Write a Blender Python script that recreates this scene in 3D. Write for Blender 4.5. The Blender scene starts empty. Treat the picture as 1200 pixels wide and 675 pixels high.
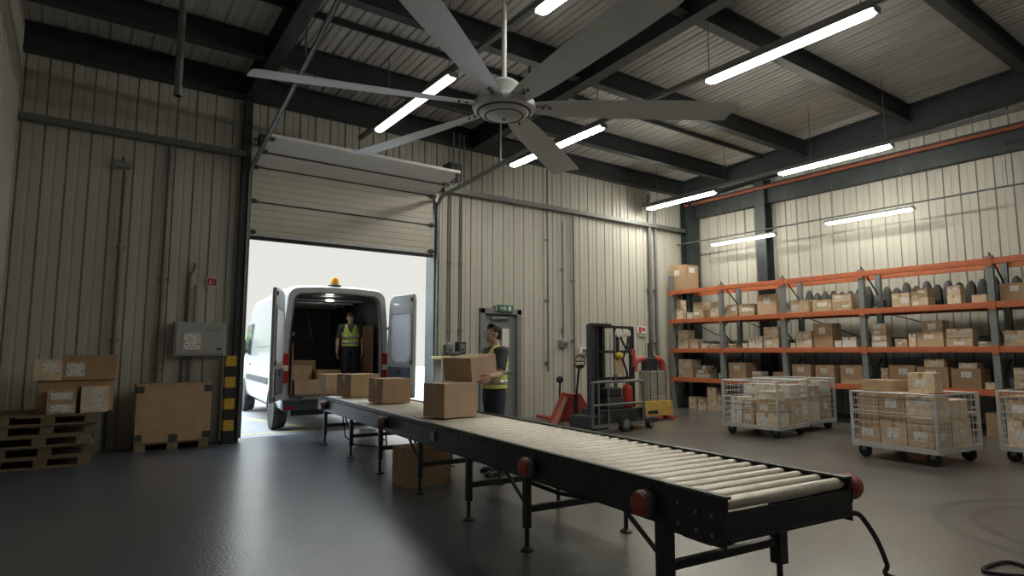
import bpy, bmesh, math, random
from mathutils import Vector, Matrix
random.seed(7)
PI = math.pi
R = math.radians
COL = bpy.context.scene.collection

# ------------------------------------------------------------------ camera numbers
F_PX = 718.7; YAW = R(35.386); PITCH = R(6.06); EYE = 1.42
_f = Vector((math.sin(YAW)*math.cos(PITCH), math.cos(YAW)*math.cos(PITCH), math.sin(PITCH)))
_r = Vector((math.cos(YAW), -math.sin(YAW), 0)); _u = _r.cross(_f)
def ray(u, v): return _f*F_PX + _r*(u-600) + _u*(337.5-v)
def on_x(u, v, x):
    d = ray(u, v); return Vector((0, 0, EYE)) + d*(x/d.x)
def on_y(u, v, y):
    d = ray(u, v); return Vector((0, 0, EYE)) + d*(y/d.y)
def on_z(u, v, z=0):
    d = ray(u, v); return Vector((0, 0, EYE)) + d*((z-EYE)/d.z)

# ------------------------------------------------------------------ mesh builder
class MB:
    def __init__(s): s.bm = bmesh.new()
    def quad(s, pts, mi=0):
        f = s.bm.faces.new([s.bm.verts.new(p) for p in pts]); f.material_index = mi; return f
    def box(s, c, d, rz=0, M=None, mi=0):
        c = Vector(c); hx, hy, hz = d[0]/2, d[1]/2, d[2]/2
        T = (M or Matrix.Identity(4)) @ Matrix.Translation(c) @ Matrix.Rotation(rz, 4, 'Z')
        v = [s.bm.verts.new(T @ Vector((x*hx, y*hy, z*hz))) for z in (-1, 1) for x, y in ((-1, -1), (1, -1), (1, 1), (-1, 1))]
        for idx in ((3, 2, 1, 0), (4, 5, 6, 7), (0, 1, 5, 4), (1, 2, 6, 5), (2, 3, 7, 6), (3, 0, 4, 7)):
            s.bm.faces.new([v[i] for i in idx]).material_index = mi
        return s
    def bb(s, x0, x1, y0, y1, z0, z1, mi=0):
        return s.box(((x0+x1)/2, (y0+y1)/2, (z0+z1)/2), (abs(x1-x0), abs(y1-y0), abs(z1-z0)), mi=mi)
    def ring(s, c, ax, ay, rx, ry, n, ph=0):
        return [s.bm.verts.new(Vector(c)+ax*(rx*math.cos(ph+2*PI*i/n))+ay*(ry*math.sin(ph+2*PI*i/n))) for i in range(n)]
    def loft(s, rings, cap=True, mi=0):
        for a, b in zip(rings, rings[1:]):
            n = len(a)
            for i in range(n):
                s.bm.faces.new((a[i], a[(i+1) % n], b[(i+1) % n], b[i])).material_index = mi
        if cap:
            s.bm.faces.new(rings[0][::-1]).material_index = mi; s.bm.faces.new(rings[-1]).material_index = mi
        return s
    @staticmethod
    def frame(d):
        d = d.normalized(); a = Vector((0, 0, 1)) if abs(d.z) < .95 else Vector((1, 0, 0))
        x = a.cross(d).normalized(); return x, d.cross(x)
    def cyl(s, p0, p1, r0, r1=None, n=12, cap=True, mi=0, ph=0):
        p0, p1 = Vector(p0), Vector(p1); r1 = r0 if r1 is None else r1
        ax, ay = s.frame(p1-p0)
        return s.loft([s.ring(p0, ax, ay, r0, r0, n, ph), s.ring(p1, ax, ay, r1, r1, n, ph)], cap, mi)
    def tube(s, pts, r, n=8, mi=0):
        pts = [Vector(p) for p in pts]; rings = []
        ax = None
        for i, p in enumerate(pts):
            d = (pts[min(i+1, len(pts)-1)]-pts[max(i-1, 0)]).normalized()
            if ax is None: ax, ay = s.frame(d)
            else:
                ax = (ax-d*ax.dot(d)).normalized(); ay = d.cross(ax)
            rr = r[i] if isinstance(r, (list, tuple)) else r
            rings.append(s.ring(p, ax, ay, rr, rr, n))
        return s.loft(rings, True, mi)
    def lathe(s, prof, c=(0, 0, 0), n=24, axis='Z', mi=0):
        c = Vector(c)
        ax, ay, az = {'Z': (Vector((1, 0, 0)), Vector((0, 1, 0)), Vector((0, 0, 1))),
                      'X': (Vector((0, 1, 0)), Vector((0, 0, 1)), Vector((1, 0, 0))),
                      'Y': (Vector((0, 0, 1)), Vector((1, 0, 0)), Vector((0, 1, 0)))}[axis]
        return s.loft([s.ring(c+az*h, ax, ay, max(r, .0005), max(r, .0005), n) for r, h in prof], True, mi)
    def ball(s, c, r, n=12, M=None):
        rx, ry, rz = r if isinstance(r, (tuple, list)) else (r, r, r)
        T = Matrix.Translation(Vector(c)) @ (M or Matrix.Identity(4)) @ Matrix.Diagonal((rx, ry, rz, 1))
        bmesh.ops.create_uvsphere(s.bm, u_segments=n, v_segments=max(6, n*2//3), radius=1, matrix=T); return s
    def prism(s, poly, h0, h1, plane='XZ', mi=0):
        """extrude a 2D polygon; plane names the polygon's axes, extrusion runs along the third"""
        def P(a, b, h): return {'XZ': (a, h, b), 'YZ': (h, a, b), 'XY': (a, b, h)}[plane]
        r0 = [s.bm.verts.new(P(a, b, h0)) for a, b in poly]; r1 = [s.bm.verts.new(P(a, b, h1)) for a, b in poly]
        return s.loft([r0, r1], True, mi)
    def build(s, name, mats, parent=None, bevel=0, smooth=False, segs=2, kind=None, label=None, ang=40):
        bmesh.ops.recalc_face_normals(s.bm, faces=s.bm.faces)
        me = bpy.data.meshes.new(name); s.bm.to_mesh(me); s.bm.free()
        for m in (mats if isinstance(mats, (list, tuple)) else [mats]): me.materials.append(m)
        o = bpy.data.objects.new(name, me); COL.objects.link(o)
        if smooth:
            for p in me.polygons: p.use_smooth = True
            try: me.set_sharp_from_angle(angle=R(ang))
            except Exception: pass
        if bevel:
            b = o.modifiers.new('bevel', 'BEVEL'); b.width = bevel; b.segments = segs; b.limit_method = 'ANGLE'; b.angle_limit = R(40)
        if parent: o.parent = parent
        if kind: o['kind'] = kind
        if label: o['label'] = label
        return o

def thing(name, label, cat, loc=(0, 0, 0), rz=0, group=None):
    o = bpy.data.objects.new(name, None); COL.objects.link(o); o.empty_display_size = .1
    o.location = loc; o.rotation_euler = (0, 0, rz)
    o['label'] = label; o['category'] = cat
    if group: o['group'] = group
    return o
def tag(o, label, cat, group=None, kind=None):
    o['label'] = label; o['category'] = cat
    if group: o['group'] = group
    if kind: o['kind'] = kind
    return o
def struct(mb, name, mats, label=None, **k):
    o = mb.build(name, mats, **k); o['kind'] = 'structure'
    if label: o['label'] = label
    return o
def bake(o):
    dg = bpy.context.evaluated_depsgraph_get(); dg.update()
    me = bpy.data.meshes.new_from_object(o.evaluated_get(dg)); o.modifiers.clear(); o.data = me
    for p in me.polygons: p.use_smooth = True

# ------------------------------------------------------------------ materials
def new_mat(name):
    m = bpy.data.materials.new(name); m.use_nodes = True
    nt = m.node_tree; return m, nt, nt.nodes['Principled BSDF']
def N(nt, t, **k):
    n = nt.nodes.new(t)
    for a, b in k.items():
        if a in n.inputs: n.inputs[a].default_value = b
        else: setattr(n, a, b)
    return n
def mat(name, col, rough=.5, metal=0, var=.12, scale=6, bump=0, bscale=60, rand=0, spec=.5, coat=0, stretch=None, dirt=None, dirt_amt=0):
    """plain surface with mottled colour and small bumps; rand adds a difference from object to object"""
    m, nt, b = new_mat(name); L = nt.links
    tc = N(nt, 'ShaderNodeTexCoord'); mp = N(nt, 'ShaderNodeMapping'); L.new(tc.outputs['Object'], mp.inputs[0])
    if stretch: mp.inputs['Scale'].default_value = stretch
    nz = N(nt, 'ShaderNodeTexNoise', Scale=scale, Detail=6.0, Roughness=.6); L.new(mp.outputs[0], nz.inputs['Vector'])
    hs = N(nt, 'ShaderNodeHueSaturation'); hs.inputs['Color'].default_value = (*col, 1)
    mr = N(nt, 'ShaderNodeMapRange'); mr.inputs[1].default_value = .3; mr.inputs[2].default_value = .7
    mr.inputs[3].default_value = 1-var; mr.inputs[4].default_value = 1+var
    L.new(nz.outputs[0], mr.inputs[0]); last = mr.outputs[0]
    if rand:
        oi = N(nt, 'ShaderNodeObjectInfo'); r2 = N(nt, 'ShaderNodeMapRange'); r2.inputs[3].default_value = 1-rand; r2.inputs[4].default_value = 1+rand
        L.new(oi.outputs['Random'], r2.inputs[0]); mm = N(nt, 'ShaderNodeMath', operation='MULTIPLY')
        L.new(last, mm.inputs[0]); L.new(r2.outputs[0], mm.inputs[1]); last = mm.outputs[0]
        r3 = N(nt, 'ShaderNodeMapRange'); r3.inputs[3].default_value = 1.1; r3.inputs[4].default_value = .85
        L.new(oi.outputs['Random'], r3.inputs[0]); L.new(r3.outputs[0], hs.inputs['Saturation'])
    L.new(last, hs.inputs['Value'])
    colout = hs.outputs[0]
    if dirt:
        n2 = N(nt, 'ShaderNodeTexNoise', Scale=scale*.6, Detail=9.0, Roughness=.72); L.new(mp.outputs[0], n2.inputs['Vector'])
        m2 = N(nt, 'ShaderNodeMapRange'); m2.inputs[1].default_value = .5; m2.inputs[2].default_value = .72; m2.inputs[4].default_value = dirt_amt
        L.new(n2.outputs[0], m2.inputs[0]); mx = N(nt, 'ShaderNodeMix', data_type='RGBA')
        L.new(m2.outputs[0], mx.inputs[0]); L.new(colout, mx.inputs[6]); mx.inputs[7].default_value = (*dirt, 1); colout = mx.outputs[2]
    L.new(colout, b.inputs['Base Color'])
    b.inputs['Roughness'].default_value = rough; b.inputs['Metallic'].default_value = metal
    b.inputs['Specular IOR Level'].default_value = spec; b.inputs['Coat Weight'].default_value = coat
    if bump:
        n3 = N(nt, 'ShaderNodeTexNoise', Scale=bscale, Detail=4.0); L.new(mp.outputs[0], n3.inputs['Vector'])
        bp = N(nt, 'ShaderNodeBump', Strength=bump, Distance=.01); L.new(n3.outputs[0], bp.inputs['Height']); L.new(bp.outputs[0], b.inputs['Normal'])
    return m
def emit(name, col, strength):
    m, nt, b = new_mat(name); b.inputs['Base Color'].default_value = (*col, 1)
    b.inputs['Emission Color'].default_value = (*col, 1); b.inputs['Emission Strength'].default_value = strength
    return m

CARD = mat('cardboard', (.47, .325, .205), .85, var=.10, scale=5, rand=.22, spec=.2, bump=.06, bscale=40)
CARD2 = mat('cardboard_pale', (.52, .37, .24), .85, var=.10, scale=5, rand=.2, spec=.2)
CARDR = mat('cardboard_shelf', (.56, .43, .285), .85, var=.22, scale=11, rand=.35, spec=.2, dirt=(.68, .63, .52), dirt_amt=.85)
TAPE = mat('packing_tape', (.40, .275, .165), .35, var=.06)
TAPEL = mat('packing_tape_pale', (.55, .46, .34), .35, var=.06)
WHITEBOX = mat('white_carton', (.62, .60, .54), .75, var=.12, rand=.15, dirt=(.4, .33, .24), dirt_amt=.5)
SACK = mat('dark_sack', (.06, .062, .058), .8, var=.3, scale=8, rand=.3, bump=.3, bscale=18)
CLAD = mat('cream_cladding', (.475, .465, .40), .5, var=.06, scale=1.2, stretch=(1, 1, .25), dirt=(.33, .30, .24), dirt_amt=.35, spec=.4)
DECK = mat('roof_deck_sheet', (.54, .53, .50), .5, var=.14, scale=3, stretch=(3, .3, 1), dirt=(.2, .19, .17), dirt_amt=.3)
STEEL = mat('dark_structural_steel', (.040, .050, .052), .5, metal=.25, var=.2, scale=4)
GALV = mat('galvanised_steel', (.34, .35, .35), .42, metal=.7, var=.18, scale=14)
GREYM = mat('grey_metal', (.22, .23, .225), .45, metal=.5, var=.12)
PIPEG = mat('grey_conduit', (.16, .165, .16), .5, metal=.3)
BLACKM = mat('black_painted_steel', (.032, .037, .039), .42, metal=.3, var=.25, scale=9, dirt=(.09, .085, .08), dirt_amt=.4)
RUBBER = mat('rubber', (.018, .018, .018), .75, var=.2)
ROLLER = mat('roller_steel', (.60, .56, .48), .38, metal=.25, var=.10, scale=20, dirt=(.38, .33, .26), dirt_amt=.5)
REDP = mat('red_paint', (.42, .035, .02), .45, var=.15, dirt=(.1, .05, .04), dirt_amt=.5)
REDPF = mat('faded_red_paint', (.36, .055, .04), .5, var=.18, dirt=(.2, .1, .07), dirt_amt=.5)
ORANGE = mat('orange_rack_paint', (.44, .12, .045), .48, var=.12, scale=8, dirt=(.3, .1, .05), dirt_amt=.5)
PIPEO = mat('orange_pipe_paint', (.25, .075, .04), .5, var=.15)
YELLOW = mat('yellow_paint', (.56, .36, .03), .5, var=.12, dirt=(.2, .15, .06), dirt_amt=.5)
BLKPAINT = mat('black_paint', (.02, .021, .022), .5)
WOOD = mat('pallet_wood', (.20, .15, .095), .8, var=.25, scale=6, stretch=(1, 6, 6), rand=.15)
PLY = mat('plywood', (.24, .15, .085), .7, var=.18, scale=3, stretch=(1, 4, 1))
WHITEP = mat('white_van_paint', (.37, .38, .37), .28, var=.03, coat=.4)
GREYP = mat('door_trim_grey', (.55, .57, .59), .5, var=.05)
DGREY = mat('dark_grey_plastic', (.05, .055, .06), .55)
FANM = mat('fan_grey_paint', (.62, .63, .61), .42, metal=.15, var=.05)
GLASS = mat('dark_glass', (.05, .06, .065), .06, var=0, spec=.9)
SKIN = mat('skin', (.62, .40, .30), .55, var=.06, scale=12)
SKIN2 = mat('skin_pale', (.66, .46, .37), .55, var=.06, scale=12)
HAIR = mat('dark_hair', (.03, .022, .016), .6, var=.35, scale=25, stretch=(1, 1, .3))
SHIRT = mat('charcoal_shirt', (.075, .085, .105), .85, var=.2, scale=18, bump=.3, bscale=22)
TROUS = mat('navy_trousers', (.035, .045, .065), .85, var=.25, scale=14, bump=.3, bscale=18)
HIVIS = mat('hi_vis_fabric', (.76, .86, .22), .7, var=.1, scale=10, bump=.25, bscale=16)
SILVER = mat('reflective_tape', (.55, .56, .52), .3, metal=.5)
SHOE = mat('black_leather', (.015, .015, .016), .5)
LEAF = mat('leaves', (.10, .16, .05), .7, var=.5, scale=3, bump=.6, bscale=8)
ASPH = mat('asphalt', (.27, .275, .275), .75, var=.15, scale=2.5, bump=.25, bscale=80)
ROADY = mat('yellow_road_paint', (.55, .50, .22), .7, var=.2)
FENCE = mat('pale_fence', (.5, .5, .46), .8, var=.1)
DOORG = mat('grey_door_paint', (.19, .205, .205), .45, var=.07)
PAPER = mat('paper', (.68, .67, .62), .8, var=.03)
AMBER = mat('amber_lens', (.75, .30, .02), .2, var=.1)
REDLENS = mat('red_lens', (.35, .015, .015), .18, var=.1)
LAMP = emit('lamp_diffuser', (1.0, .96, .86), 52)
LAMP_R = emit('eaves_lamp_diffuser', (1.0, .96, .85), 88)
LAMP_W = emit('wall_lamp_diffuser', (1.0, .96, .85), 15)
LAMP_T = emit('middle_lamp_diffuser', (1.0, .97, .90), 16)
LAMP_OLD = emit('aged_lamp_diffuser', (1.0, .98, .92), 2.5)
GREENL = emit('exit_green', (.02, .12, .06), .04)
def shipping_label():
    m, nt, b = new_mat('printed_label'); L = nt.links
    tc = N(nt, 'ShaderNodeTexCoord'); sx = N(nt, 'ShaderNodeSeparateXYZ'); L.new(tc.outputs['Generated'], sx.inputs[0])
    mp = N(nt, 'ShaderNodeMapping'); mp.inputs['Scale'].default_value = (2.5, 2.5, 9); L.new(tc.outputs['Generated'], mp.inputs[0])
    v = N(nt, 'ShaderNodeTexNoise', Scale=1.6, Detail=2.0); L.new(mp.outputs[0], v.inputs['Vector'])
    cr = N(nt, 'ShaderNodeValToRGB'); cr.color_ramp.elements[0].position = .40; cr.color_ramp.elements[0].color = (.30, .29, .27, 1)
    cr.color_ramp.elements[1].position = .47; cr.color_ramp.elements[1].color = (.74, .73, .69, 1)
    L.new(v.outputs[0], cr.inputs[0])
    L.new(cr.outputs[0], b.inputs['Base Color']); b.inputs['Roughness'].default_value = .7
    return m
LABEL = shipping_label()
def floor_mat():
    m, nt, b = new_mat('sealed_concrete'); L = nt.links
    tc = N(nt, 'ShaderNodeTexCoord'); P = tc.outputs['Object']
    def noise(sc, det=6., rg=.6):
        n = N(nt, 'ShaderNodeTexNoise', Scale=sc, Detail=det, Roughness=rg); L.new(P, n.inputs['Vector']); return n.outputs[0]
    big = noise(.6, 8., .65); fine = noise(48., 2., .5); mid = noise(6., 7., .7)
    cr = N(nt, 'ShaderNodeValToRGB'); e = cr.color_ramp.elements
    e[0].position = .32; e[0].color = (.058, .070, .086, 1); e[1].position = .68; e[1].color = (.100, .113, .130, 1)
    L.new(big, cr.inputs[0])
    # warm lamp light (rack side) and blue door light put into the floor colour
    c2 = N(nt, 'ShaderNodeValToRGB'); e = c2.color_ramp.elements
    e[0].position = .32; e[0].color = (.085, .081, .072, 1); e[1].position = .68; e[1].color = (.140, .132, .118, 1); L.new(big, c2.inputs[0])
    sx = N(nt, 'ShaderNodeSeparateXYZ'); L.new(P, sx.inputs[0]); my = N(nt, 'ShaderNodeMath', operation='MULTIPLY_ADD'); my.inputs[1].default_value = -.089
    L.new(sx.outputs['Y'], my.inputs[0]); L.new(sx.outputs['X'], my.inputs[2])
    me_ = N(nt, 'ShaderNodeMapRange'); me_.inputs[1].default_value = 2.85; me_.inputs[2].default_value = 3.15; L.new(my.outputs[0], me_.inputs[0])
    cx_ = N(nt, 'ShaderNodeMix', data_type='RGBA'); L.new(me_.outputs[0], cx_.inputs[0]); L.new(cr.outputs[0], cx_.inputs[6]); L.new(c2.outputs[0], cx_.inputs[7])
    mr = N(nt, 'ShaderNodeMapRange'); mr.inputs[1].default_value = .35; mr.inputs[2].default_value = .65; mr.inputs[3].default_value = .76; mr.inputs[4].default_value = 1.24
    L.new(fine, mr.inputs[0]); hs = N(nt, 'ShaderNodeHueSaturation'); L.new(cx_.outputs[2], hs.inputs['Color'])
    m3 = N(nt, 'ShaderNodeMapRange'); m3.inputs[1].default_value = .35; m3.inputs[2].default_value = .65; m3.inputs[3].default_value = .94; m3.inputs[4].default_value = 1.06
    L.new(mid, m3.inputs[0]); mm = N(nt, 'ShaderNodeMath', operation='MULTIPLY'); L.new(mr.outputs[0], mm.inputs[0]); L.new(m3.outputs[0], mm.inputs[1])
    L.new(mm.outputs[0], hs.inputs['Value'])
    # curved tyre marks on the right
    col = hs.outputs[0]
    for cx, cy, rad in ((6.75, 1.25, .95), (6.75, 1.25, 1.22)):
        vm = N(nt, 'ShaderNodeVectorMath', operation='DISTANCE'); vm.inputs[1].default_value = (cx, cy, 0); L.new(P, vm.inputs[0])
        s1 = N(nt, 'ShaderNodeMath', operation='SUBTRACT'); L.new(vm.outputs['Value'], s1.inputs[0]); s1.inputs[1].default_value = rad
        ab = N(nt, 'ShaderNodeMath', operation='ABSOLUTE'); L.new(s1.outputs[0], ab.inputs[0])
        rg = N(nt, 'ShaderNodeMapRange'); rg.inputs[1].default_value = .02; rg.inputs[2].default_value = .07; rg.inputs[3].default_value = 1.1; rg.inputs[4].default_value = 0
        L.new(ab.outputs[0], rg.inputs[0]); mk = N(nt, 'ShaderNodeMath', operation='MULTIPLY'); L.new(rg.outputs[0], mk.inputs[0]); L.new(mid, mk.inputs[1])
        mx = N(nt, 'ShaderNodeMix', data_type='RGBA'); L.new(mk.outputs[0], mx.inputs[0]); L.new(col, mx.inputs[6]); mx.inputs[7].default_value = (.02, .02, .02, 1); col = mx.outputs[2]
    L.new(col, b.inputs['Base Color'])
    rr = N(nt, 'ShaderNodeMapRange'); rr.inputs[1].default_value = .35; rr.inputs[2].default_value = .65; rr.inputs[3].default_value = .29; rr.inputs[4].default_value = .31
    L.new(noise(1.5, 2., .5), rr.inputs[0]); L.new(rr.outputs[0], b.inputs['Roughness'])
    bp = N(nt, 'ShaderNodeBump', Strength=.40, Distance=.006); L.new(fine, bp.inputs['Height'])
    L.new(bp.outputs[0], b.inputs['Normal'])
    b.inputs['Specular IOR Level'].default_value = .75; b.inputs['Coat Weight'].default_value = .25; b.inputs['Coat Roughness'].default_value = .24
    return m
FLOOR = floor_mat()
def dotted(name, col, hole):
    m, nt, b = new_mat(name); L = nt.links
    tc = N(nt, 'ShaderNodeTexCoord'); v = N(nt, 'ShaderNodeTexVoronoi', Scale=18.0, Randomness=.15); L.new(tc.outputs['Object'], v.inputs['Vector'])
    cr = N(nt, 'ShaderNodeValToRGB'); cr.color_ramp.elements[0].position = .28; cr.color_ramp.elements[0].color = (*hole, 1)
    cr.color_ramp.elements[1].position = .34; cr.color_ramp.elements[1].color = (*col, 1)
    L.new(v.outputs['Distance'], cr.inputs[0]); L.new(cr.outputs[0], b.inputs['Base Color'])
    b.inputs['Roughness'].default_value = .5; b.inputs['Metallic'].default_value = .2
    return m
POST = dotted('perforated_post_steel', (.20, .225, .225), (.05, .055, .055))

# ------------------------------------------------------------------ room shell
XL, XR, YB, YF = -.86, 14.0, 11.0, -7.0
DX0, DX1, DZ = 2.26, 5.80, 4.30        # vehicle doorway (the raised door hangs in its upper part)
PX0, PX1, PZ = 7.0, 7.98, 2.32         # personnel doorway
def roof_z(y): return 6.15+(11-y)*.05
def ribbed(mb, a0, a1, z0, z1, plane, pos, out, period=.28, ph=0.):
    """cladding skin with narrow grooves; plane 'Y' runs along X, plane 'X' runs along Y; out = direction the room lies in"""
    prof = []
    k = math.floor((a0-ph)/period)-1
    while ph+k*period < a1+period:
        s = ph+k*period
        prof += [(s, 0), (s+.010, -.03), (s+.022, -.03), (s+.032, 0), (s+.125, 0), (s+.132, -.006), (s+.165, -.006), (s+.172, 0)]
        k += 1
    pts = [(a0, 0)]+[(a, d) for a, d in prof if a0 < a < a1]+[(a1, 0)]
    for (a, d), (b, e) in zip(pts, pts[1:]):
        if plane == 'Y': q = [(a, pos+out*d, z0), (b, pos+out*e, z0), (b, pos+out*e, z1), (a, pos+out*d, z1)]
        else: q = [(pos+out*d, a, z0), (pos+out*e, b, z0), (pos+out*e, b, z1), (pos+out*d, a, z1)]
        mb.quad(q)
mb = MB().bb(XL-1, XR+1, YF-1, YB+.2, -.2, 0)
struct(mb, 'floor', FLOOR)
segs = [(XL, DX0, 0, 6.5), (DX0, DX1, DZ, 6.5), (DX1, PX0, 0, 6.5), (PX0, PX1, PZ, 6.5), (PX1, XR, 0, 6.5)]
mb = MB()
for a, b, z0, z1 in segs:
    ribbed(mb, a, b, z0, z1, 'Y', YB, -1)
    mb.bb(a, b, YB+.05, YB+.2, z0, z1)
struct(mb, 'wall_back', CLAD)
mb = MB(); ribbed(mb, YF, YB, 0, 1.75, 'X', XR, -1); struct(mb, 'trim_5', mat('shelf_shade_cladding', (.17, .185, .185), .55, var=.1), 'lower cladding of the right wall, coloured darker for shelf shade')  # shade behind the rack put into the wall colour as a darker skin
mb = MB(); ribbed(mb, YF, YB, 1.75, 7.2, 'X', XR, -1); mb.bb(XR+.05, XR+.2, YF, YB+.2, 0, 7.2); struct(mb, 'wall_right', CLAD)
mb = MB(); ribbed(mb, YF, YB, 0, 7.2, 'X', XL, 1); mb.bb(XL-.2, XL-.05, YF, YB+.2, 0, 7.2); struct(mb, 'wall_left', CLAD)
mb = MB(); ribbed(mb, XL, XR, 0, 7.2, 'Y', YF, 1); mb.bb(XL, XR, YF-.2, YF-.05, 0, 7.2); struct(mb, 'wall_front', CLAD)
mb = MB()   # roof deck: ribs run along Y
prof = []; x = XL-.1
while x < XR+.1:
    prof += [(x, 0), (x+.012, .035), (x+.035, .035), (x+.047, 0), (x+.13, 0), (x+.137, .01), (x+.155, .01), (x+.162, 0)]; x += .27
for (a, d), (b, e) in zip(prof, prof[1:]):
    mb.quad([(a, YF-.1, roof_z(YF)+d), (b, YF-.1, roof_z(YF)+e), (b, YB+.1, roof_z(YB)+e), (a, YB+.1, roof_z(YB)+d)])
v = [(XL-.2, YF-.2), (XR+.2, YF-.2), (XR+.2, YB+.2), (XL-.2, YB+.2)]
mb.loft([[mb.bm.verts.new((x, y, roof_z(y)+.06)) for x, y in v], [mb.bm.verts.new((x, y, roof_z(y)+.16)) for x, y in v]])
struct(mb, 'ceiling', DECK)
for s, x in (('left', XL+.03), ('right', XR-.03)):
    struct(MB().bb(x-.02, x+.02, YF, YB, 0, .10), 'baseboard_'+s, STEEL)

# roof steel: I-beams
def ibeam_x(y, zb, h, x0, x1, fl=.17, t=.02):
    mb = MB(); mb.bb(x0, x1, y-fl/2, y+fl/2, zb, zb+t).bb(x0, x1, y-fl/2, y+fl/2, zb+h-t, zb+h).bb(x0, x1, y-.012, y+.012, zb+t, zb+h-t)
    return mb
def ibeam_y(x, y0, y1, drop, h, fl=.22, t=.025, sections=None):
    """beam along Y that follows the roof slope; drop = underside below the deck"""
    mb = MB()
    for dx0, dx1, d0, d1 in ((-fl/2, fl/2, drop, drop-t), (-fl/2, fl/2, drop-h+t, drop-h), (-.014, .014, drop-t, drop-h+t)):
        a = [mb.bm.verts.new((x+dx, y0, roof_z(y0)-d)) for dx, d in ((dx0, d0), (dx1, d0), (dx1, d1), (dx0, d1))]
        b = [mb.bm.verts.new((x+dx, y1, roof_z(y1)-d)) for dx, d in ((dx0, d0), (dx1, d0), (dx1, d1), (dx0, d1))]
        mb.loft([a, b])
    return mb
def steel(mb, label, name='roof_beam'):
    o = mb.build(name, STEEL, kind='structure'); o['label'] = label; return o
for y, l in ((9.47, 'dark roof beam nearest the back wall, crossing the bays'), (7.38, 'second dark roof beam from the back wall'), (5.18, 'third dark roof beam from the back wall'),
             (3.10, 'dark roof beam at the upper right corner'), (.9, 'dark roof beam over the front of the shed'), (-1.4, 'front roof beam')):
    steel(ibeam_x(y, roof_z(y)-.36, .355, XL, 13.7), l)
steel(ibeam_x(10.86, 5.74, .40, XL, 13.9, .2), 'dark beam along the top of the back wall')
steel(MB().bb(XL, 13.5, 8.36, 8.40, roof_z(8.4)-.10, roof_z(8.4)-.01), 'thin bar under the deck between two roof beams', 'roof_bar')
steel(ibeam_y(6.75, YF, 10.9, .42, .41), 'dark rafter running front to back over the shed')
steel(ibeam_y(2.22, YF, 10.9, .42, .41), 'dark rafter running front to back left of the fan')
steel(ibeam_y(13.60, YF, 10.9, .58, .57, .26), 'deep dark eaves beam along the right wall')
struct(MB().bb(13.80, 13.98, YF, YB-.02, 5.12, 5.62), 'trim_1', STEEL, 'dark band along the right wall under the orange pipe')
struct(MB().bb(XL+.02, DX0-.1, 10.84, 10.97, 4.73, 4.83).bb(DX1+.2, 13.6, 10.84, 10.97, 4.73, 4.83), 'trim_2', PIPEG, 'grey girt across the back wall', bevel=.008)
# columns
def column(x, y, along, label, name='steel_column'):
    mb = MB(); h = 5.75
    if along == 'Y':   # flanges face the room (-X)
        mb.bb(x-.16, x-.14, y-.13, y+.13, 0, h).bb(x+.14, x+.16, y-.13, y+.13, 0, h).bb(x-.14, x+.14, y-.01, y+.01, 0, h)
    else:
        mb.bb(x-.2, x+.2, y-.16, y-.14, 0, h).bb(x-.2, x+.2, y+.13, y+.15, 0, h).bb(x-.01, x+.01, y-.14, y+.13, 0, h)
    o = mb.build(name, STEEL, kind='structure'); o['label'] = label
column(13.72, 10.80, 'X', 'dark steel column in the back right corner')
column(13.83, 8.62, 'Y', 'dark steel column on the right wall behind the rack')
column(13.83, 3.2, 'Y', 'dark steel column on the right wall at the photo edge')
# door frames
struct(MB().bb(DX0-.13, DX0, 10.86, 11.22, 0, 5.72), 'trim_3', STEEL, 'dark left jamb of the vehicle doorway')
struct(MB().bb(DX1, DX1+.09, 10.88, 11.22, 0, 4.66), 'trim_4', GREYM, 'grey right jamb of the vehicle doorway')
# personnel door: frame, leaf, closer, handle, vision panel
d = MB()
for x0, x1, z0, z1 in ((PX0-.05, PX0+.07, 0, PZ+.05), (PX1-.07, PX1+.05, 0, PZ+.05), (PX0-.05, PX1+.05, PZ-.06, PZ+.06)): d.bb(x0, x1, 10.93, 11.15, z0, z1)
fr = struct(d, 'door_1', DOORG, 'grey personnel door with closer under the exit sign', bevel=.006)
MB().bb(PX0+.07, PX1-.07, 11.02, 11.07, .01, PZ-.06).build('door_leaf', DOORG, fr, bevel=.004)
MB().bb(7.25, 7.72, 10.96, 11.02, 2.14, 2.2).box((7.55, 10.93, 2.17), (.34, .03, .02), .12).build('door_closer', GALV, fr, bevel=.005)
MB().cyl((7.80, 11.02, 1.02), (7.80, 10.95, 1.02), .018).cyl((7.80, 10.96, 1.02), (7.68, 10.96, 1.02), .012).build('door_handle', GALV, fr)
MB().bb(7.56, 7.74, 11.005, 11.019, 1.55, 1.95).build('notice_sheet', PAPER, fr)

# ------------------------------------------------------------------ raised sectional door
t = thing('sectional_door', 'cream sectional overhead door raised above the van', 'overhead door', (0, 0, 0))
def door_panel(p0, p1, nm='door_panel'):
    """panel between lower edge p0=(y,z) and upper edge p1, ribbed lengthwise"""
    mb = MB(); y0, z0 = p0; y1, z1 = p1; ln = math.hypot(y1-y0, z1-z0); ny, nz = (z1-z0)/ln, -(y1-y0)/ln
    n = 5; pr = []
    for i in range(n):
        a, b = i/n, (i+1)/n
        pr += [(a+.004, 0), (b-.03, 0), (b-.02, .008), (b-.006, .008)]
    front = [(y0+(y1-y0)*a-ny*(.0-d*1.0), z0+(z1-z0)*a-nz*(-d)) for a, d in pr]
    front = [(y0+(y1-y0)*a+ny*d, z0+(z1-z0)*a+nz*d) for a, d in pr]
    back = [(y1+ny*.05, z1+nz*.05), (y0+ny*.05, z0+nz*.05)]
    poly = front+back
    r0 = [mb.bm.verts.new((DX0+.03, y, z)) for y, z in poly]; r1 = [mb.bm.verts.new((DX1-.03, y, z)) for y, z in poly]
    mb.loft([r0, r1]); return mb.build(nm, CLAD2, t)
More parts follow.
